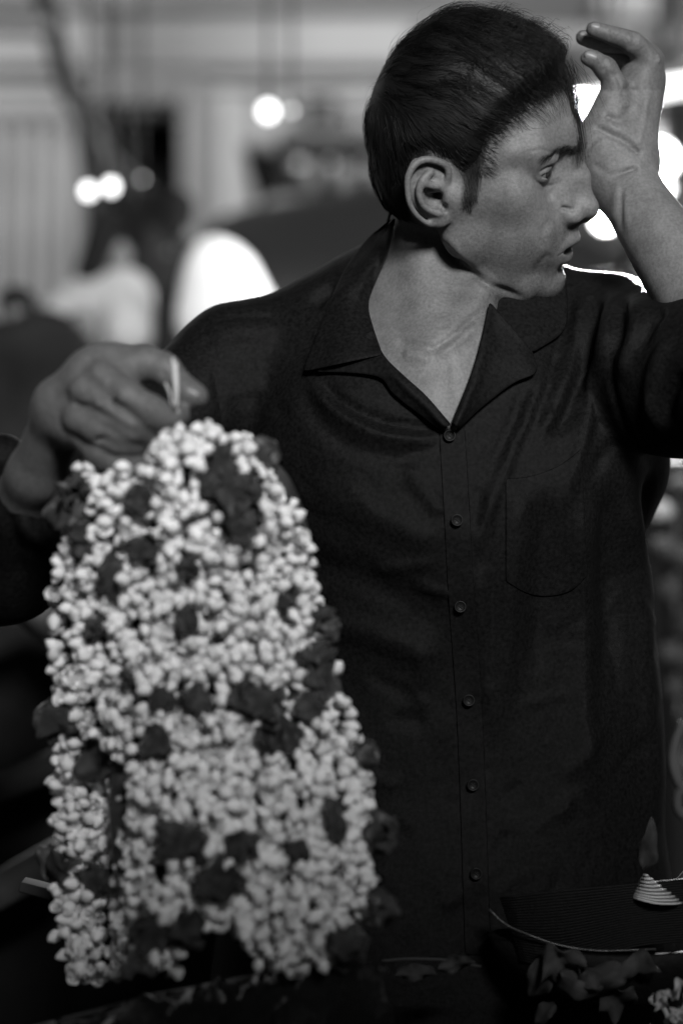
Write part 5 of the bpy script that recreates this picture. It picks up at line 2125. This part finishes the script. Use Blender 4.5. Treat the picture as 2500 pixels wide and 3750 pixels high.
for i in range(26):
    y0 = 3230 + i * 9
    tube_obj('cane', [P(1830 + i * 3, y0 + 60, 1.905), P(2050, y0 + 34 + i * 2, 1.893), P(2320, y0 + 10, 1.893), P(2560, y0 - 14, 1.90)], .0011, m_basket, bsk, sides=5)

# ribbed pale cone standing at the right
cone = empty('ribbed_cone', P(2400, 3270, 1.90), 'small pale ribbed cone catching the light at the lower right', 'ornament')
tip, b0, b1 = P(2360, 3200, 1.895), P(2305, 3280, 1.90), P(2492, 3312, 1.89)
prof_l = [(2358, 3200), (2336, 3232), (2318, 3262), (2308, 3282)]
prof_r = [(2364, 3202), (2410, 3236), (2458, 3272), (2496, 3306)]
A, B = curve(prof_l, 6), curve(prof_r, 6)
nr_ = 9
for i in range(nr_):
    def row(t):
        a = np.array([np.interp(t * (len(A) - 1), np.arange(len(A)), A[:, k]) for k in (0, 1)])
        b = np.array([np.interp(t * (len(B) - 1), np.arange(len(B)), B[:, k]) for k in (0, 1)])
        mid = (a + b) / 2 + (0, 14 * t)
        return [P(a[0], a[1], 1.900), P(*(a * .7 + mid * .3 + (0, 3 * t)), 1.885), P(mid[0], mid[1], 1.880), P(*(b * .7 + mid * .3 + (0, 3 * t)), 1.884), P(b[0], b[1], 1.898)]
    tube_obj('rib', row(.04 + .96 * i / (nr_ - 1)), .0008, m_cone if i % 1 == 0 else m_cone_d, cone, sides=6, sub=3)
V, F = [], []
for i in range(12):
    t = i / 11
    r_ = curve(np.array(row(.02 + .97 * t)), 3)
    for p in r_:
        V.append(p + (0, .0012, 0))
k_ = len(r_)
for i in range(11):
    for j in range(k_ - 1):
        F.append((i * k_ + j, (i + 1) * k_ + j, (i + 1) * k_ + j + 1, i * k_ + j + 1))
ob = mesh_obj('cone_body', V, F, m_cone_d)
ob.modifiers.new('thickness', 'SOLIDIFY').thickness = .001
child(ob, cone)


def loose(name, px, py, hw, hh, d, m, turn, seed, label, cat, group=None, **kw):
    o = petal_obj(name, px, py, hw, hh, d, m, None, turn, seed, **kw)
    return tag(o, label, cat, group)


m_dull = mat('withered_leaf', .03, .7, spec=.15, noise=(60, .015, .05), bump=[(80, .4, .002)])
m_petal2 = mat('withered_petal', .045, .65, spec=.15, noise=(50, .02, .08), bump=[(70, .4, .002)])
loose('leaf', 2372, 3090, 38, 100, 1.885, m_dull, -.12, 3, 'upright pointed leaf just above the ribbed cone', 'leaf', point=.8, cup=.3, yaw=(.3, .1))
loose('leaf', 1520, 3560, 75, 28, 1.86, m_dull, .05, 5, 'left leaf hanging from the twine at the bottom centre', 'leaf', cup=.4)
loose('leaf', 1665, 3528, 68, 32, 1.86, m_dull, .25, 6, 'right leaf hanging from the twine at the bottom centre', 'leaf', cup=.4, point=.5)
tag(tube_obj('twine', [P(1396, 3520, 1.865), P(1480, 3512, 1.86), P(1560, 3512, 1.86), P(1632, 3516, 1.862), P(1760, 3540, 1.87)], .0011, m_twine), 'short pale twine lying above the two bottom leaves', 'twine')
heap = (('rose_petal', 2060, 3530, 90, 62, .6, 'narrow petal at the top left of the withered heap, under the basket rim'),
        ('rose_petal', 2110, 3600, 85, 60, -.5, 'curled petal in the middle of the withered heap'),
        ('rose_petal', 2200, 3580, 95, 58, .1, 'broad petal at the top of the withered heap, right of the curled one'),
        ('rose_petal', 2330, 3545, 80, 45, .3, 'flat petal touching the white flower bunch'),
        ('rose_petal', 1980, 3580, 52, 80, -.3, 'drooping petal at the left end of the withered heap'),
        ('rose_petal', 1995, 3710, 34, 52, -.6, 'small oval petal at the very bottom, below the withered heap'),
        ('rose_petal', 2260, 3660, 80, 60, .8, 'lowest broad petal beside the white flower bunch'))
for i, (nm, px, py, hw, hh, tn_, lb) in enumerate(heap):
    loose(nm, px, py, hw, hh, 1.865 + .004 * i, m_petal2 if i < 4 else m_dull, tn_, 20 + i, lb, 'petal', 'withered petals heaped on the table', cup=.7, yaw=(.3 * math.sin(i), .5 * math.cos(i * 2)))

bunch = empty('flower_bunch', P(2430, 3660, 1.83), 'loose bunch of pale petals in the bottom right corner', 'flowers')
br_ = np.random.default_rng(8)
m_pale = mat('pale_petal', .5, .6, noise=(50, .34, .62))
for i in range(42):
    px, py = br_.uniform(2340, 2560), br_.uniform(3540, 3800)
    if (px - 2340) + (py - 3540) * .2 < 40 and py < 3600:
        continue
    if py < 3740 - (px - 2300) * .95:
        continue
    petal_obj('petal', px, py, br_.uniform(20, 42), br_.uniform(12, 26), 1.815 + br_.uniform(0, .03), m_pale, bunch, br_.uniform(0, 3.1), 60 + i, cup=.7,
              yaw=(br_.normal() * .6, br_.normal() * .6))

# things at the lower left, beyond the garland
m_fold = mat('grey_folded_cloth', .05, .9, spec=.05, noise=(20, .07, .14))
cl = empty('folded_cloth', P(100, 2300, 2.35), 'pale grey cloth curving out from behind the garland at the left', 'cloth')
V, F = [], []
top = curve([(-120, 2260), (0, 2210), (90, 2160), (150, 2135), (220, 2160), (330, 2180)], 6)
bot = curve([(-120, 2330), (0, 2265), (70, 2270), (140, 2330), (230, 2400), (330, 2440)], 6)
for i, (a, b) in enumerate(zip(top, bot)):
    for j in range(7):
        t = j / 6
        p = a * (1 - t) + b * t
        V.append(P(p[0], p[1], 2.42 - .04 * math.sin(t * math.pi)))
k_ = len(top)
for i in range(k_ - 1):
    for j in range(6):
        F.append((i * 7 + j, (i + 1) * 7 + j, (i + 1) * 7 + j + 1, i * 7 + j + 1))
ob = mesh_obj('fold', V, F, mat('pale_cloth', .20, .8, spec=.1))
ob.modifiers.new('thickness', 'SOLIDIFY').thickness = .004
child(ob, cl)
blob('fold', [(P(-150, 2600, 2.6), P(260, 2560, 2.6), .05, .04, .03), (P(-150, 2850, 2.6), P(240, 2700, 2.6), .05, .04, .03), (P(-100, 2420, 2.6), P(300, 2420, 2.6), .05, .05, .03)], m_dcloth, cl, .008)
crate = empty('crate', P(60, 3000, 2.5) * np.array([1, 1, 0]), 'dark stacked crate with a grey slanting slat at the lower left', 'crate')
lo, hi = pbox(-500, 2700, 1150, 3800, 2.62, .35)
box('side', (lo[0], lo[1], 0), hi, m_dcloth, crate, .01)
for i, (a, b) in enumerate((((-60, 3290), (240, 3120)), ((-60, 2900), (300, 2760)))):
    tube_obj('slat', [P(*a, 2.50), (P(*a, 2.50) + P(*b, 2.50)) / 2, P(*b, 2.50)], .024 if i == 0 else .02, m_fold if i == 0 else m_gcloth, crate, sides=4, sub=2)
pe = box('paper_end', *pbox(68, 3244, 195, 3284, 1.98, .03), mat('grey_card', .05, .9, spec=.03), None, .002, rot=(math.radians(14), 'Y'))
tag(pe, 'small grey card end poking out low at the left of the garland', 'card')

# strings of blurred flowers and fruit hanging at the right edge
hg = empty('hanging_garland', P(2460, 2000, 3.3), 'dark string of round flower balls hanging behind the seller at the right edge', 'garland')
m_ball = mat('marigold_ball', .03, .8, spec=.1, noise=(40, .012, .05), bump=[(60, .8, .01)])
m_ball2 = mat('painted_glint', .3, .7, noise=(30, .2, .4), bump=[(60, .8, .01)])  # pale tone of the painted highlights
for i, (px, py, r_) in enumerate(((2490, 1790, 50), (2425, 2010, 50), (2500, 2040, 55), (2450, 2160, 48), (2500, 2290, 60), (2445, 2390, 42), (2520, 2420, 60), (2470, 2520, 44), (2520, 2650, 55), (2500, 2800, 50))):
    c = P(px, py, 3.3)
    V, F, _ = uv_ball(c, r_ * 3.3 / FPX, (0, 0, 1), 20, 12)
    V = V + (V - c) * (vnoise(V * 120, 3)[:, :1] * .06)
    child(mesh_obj('flower_and_glint_ball', V, F, m_ball), hg)
for (px, py, w_, h_) in ((2408, 1870, 56, 46), (2450, 1690, 70, 14)):  # two pale flattened balls standing in for out-of-focus highlights
    c = P(px, py, 3.25)
    V, F, _ = uv_ball(c, 1, (0, 0, 1), 20, 12)
    V = c + (V - c) * (w_ * 3.25 / FPX, .02, h_ * 3.25 / FPX)
    child(mesh_obj('flower_and_glint_ball', V, F, m_ball2), hg)
tube_obj('string', [P(2480, 1640, 3.3), P(2470, 2100, 3.3), P(2490, 2900, 3.3)], .004, m_leaf, hg)
for (pts, lb) in (([(2500, 2640), (2470, 2720), (2462, 2800), (2490, 2880), (2520, 2900)], 'upper grey loop of ribbon at the right edge, by the shirt hem'),
                  ([(2510, 2880), (2482, 2910), (2480, 2960), (2500, 2990)], 'lower grey loop of ribbon at the right edge, above the cone'),
                  ([(2560, 3150), (2500, 3220), (2455, 3262)], 'grey stick slanting down to the ribbed cone')):
    tag(tube_obj('stick' if 'stick' in lb else 'ribbon', [P(x, y, 2.22 if 'stick' not in lb else 1.95) for x, y in pts], .0045, m_gcloth if 'stick' not in lb else m_twine), lb, 'stick' if 'stick' in lb else 'ribbon')
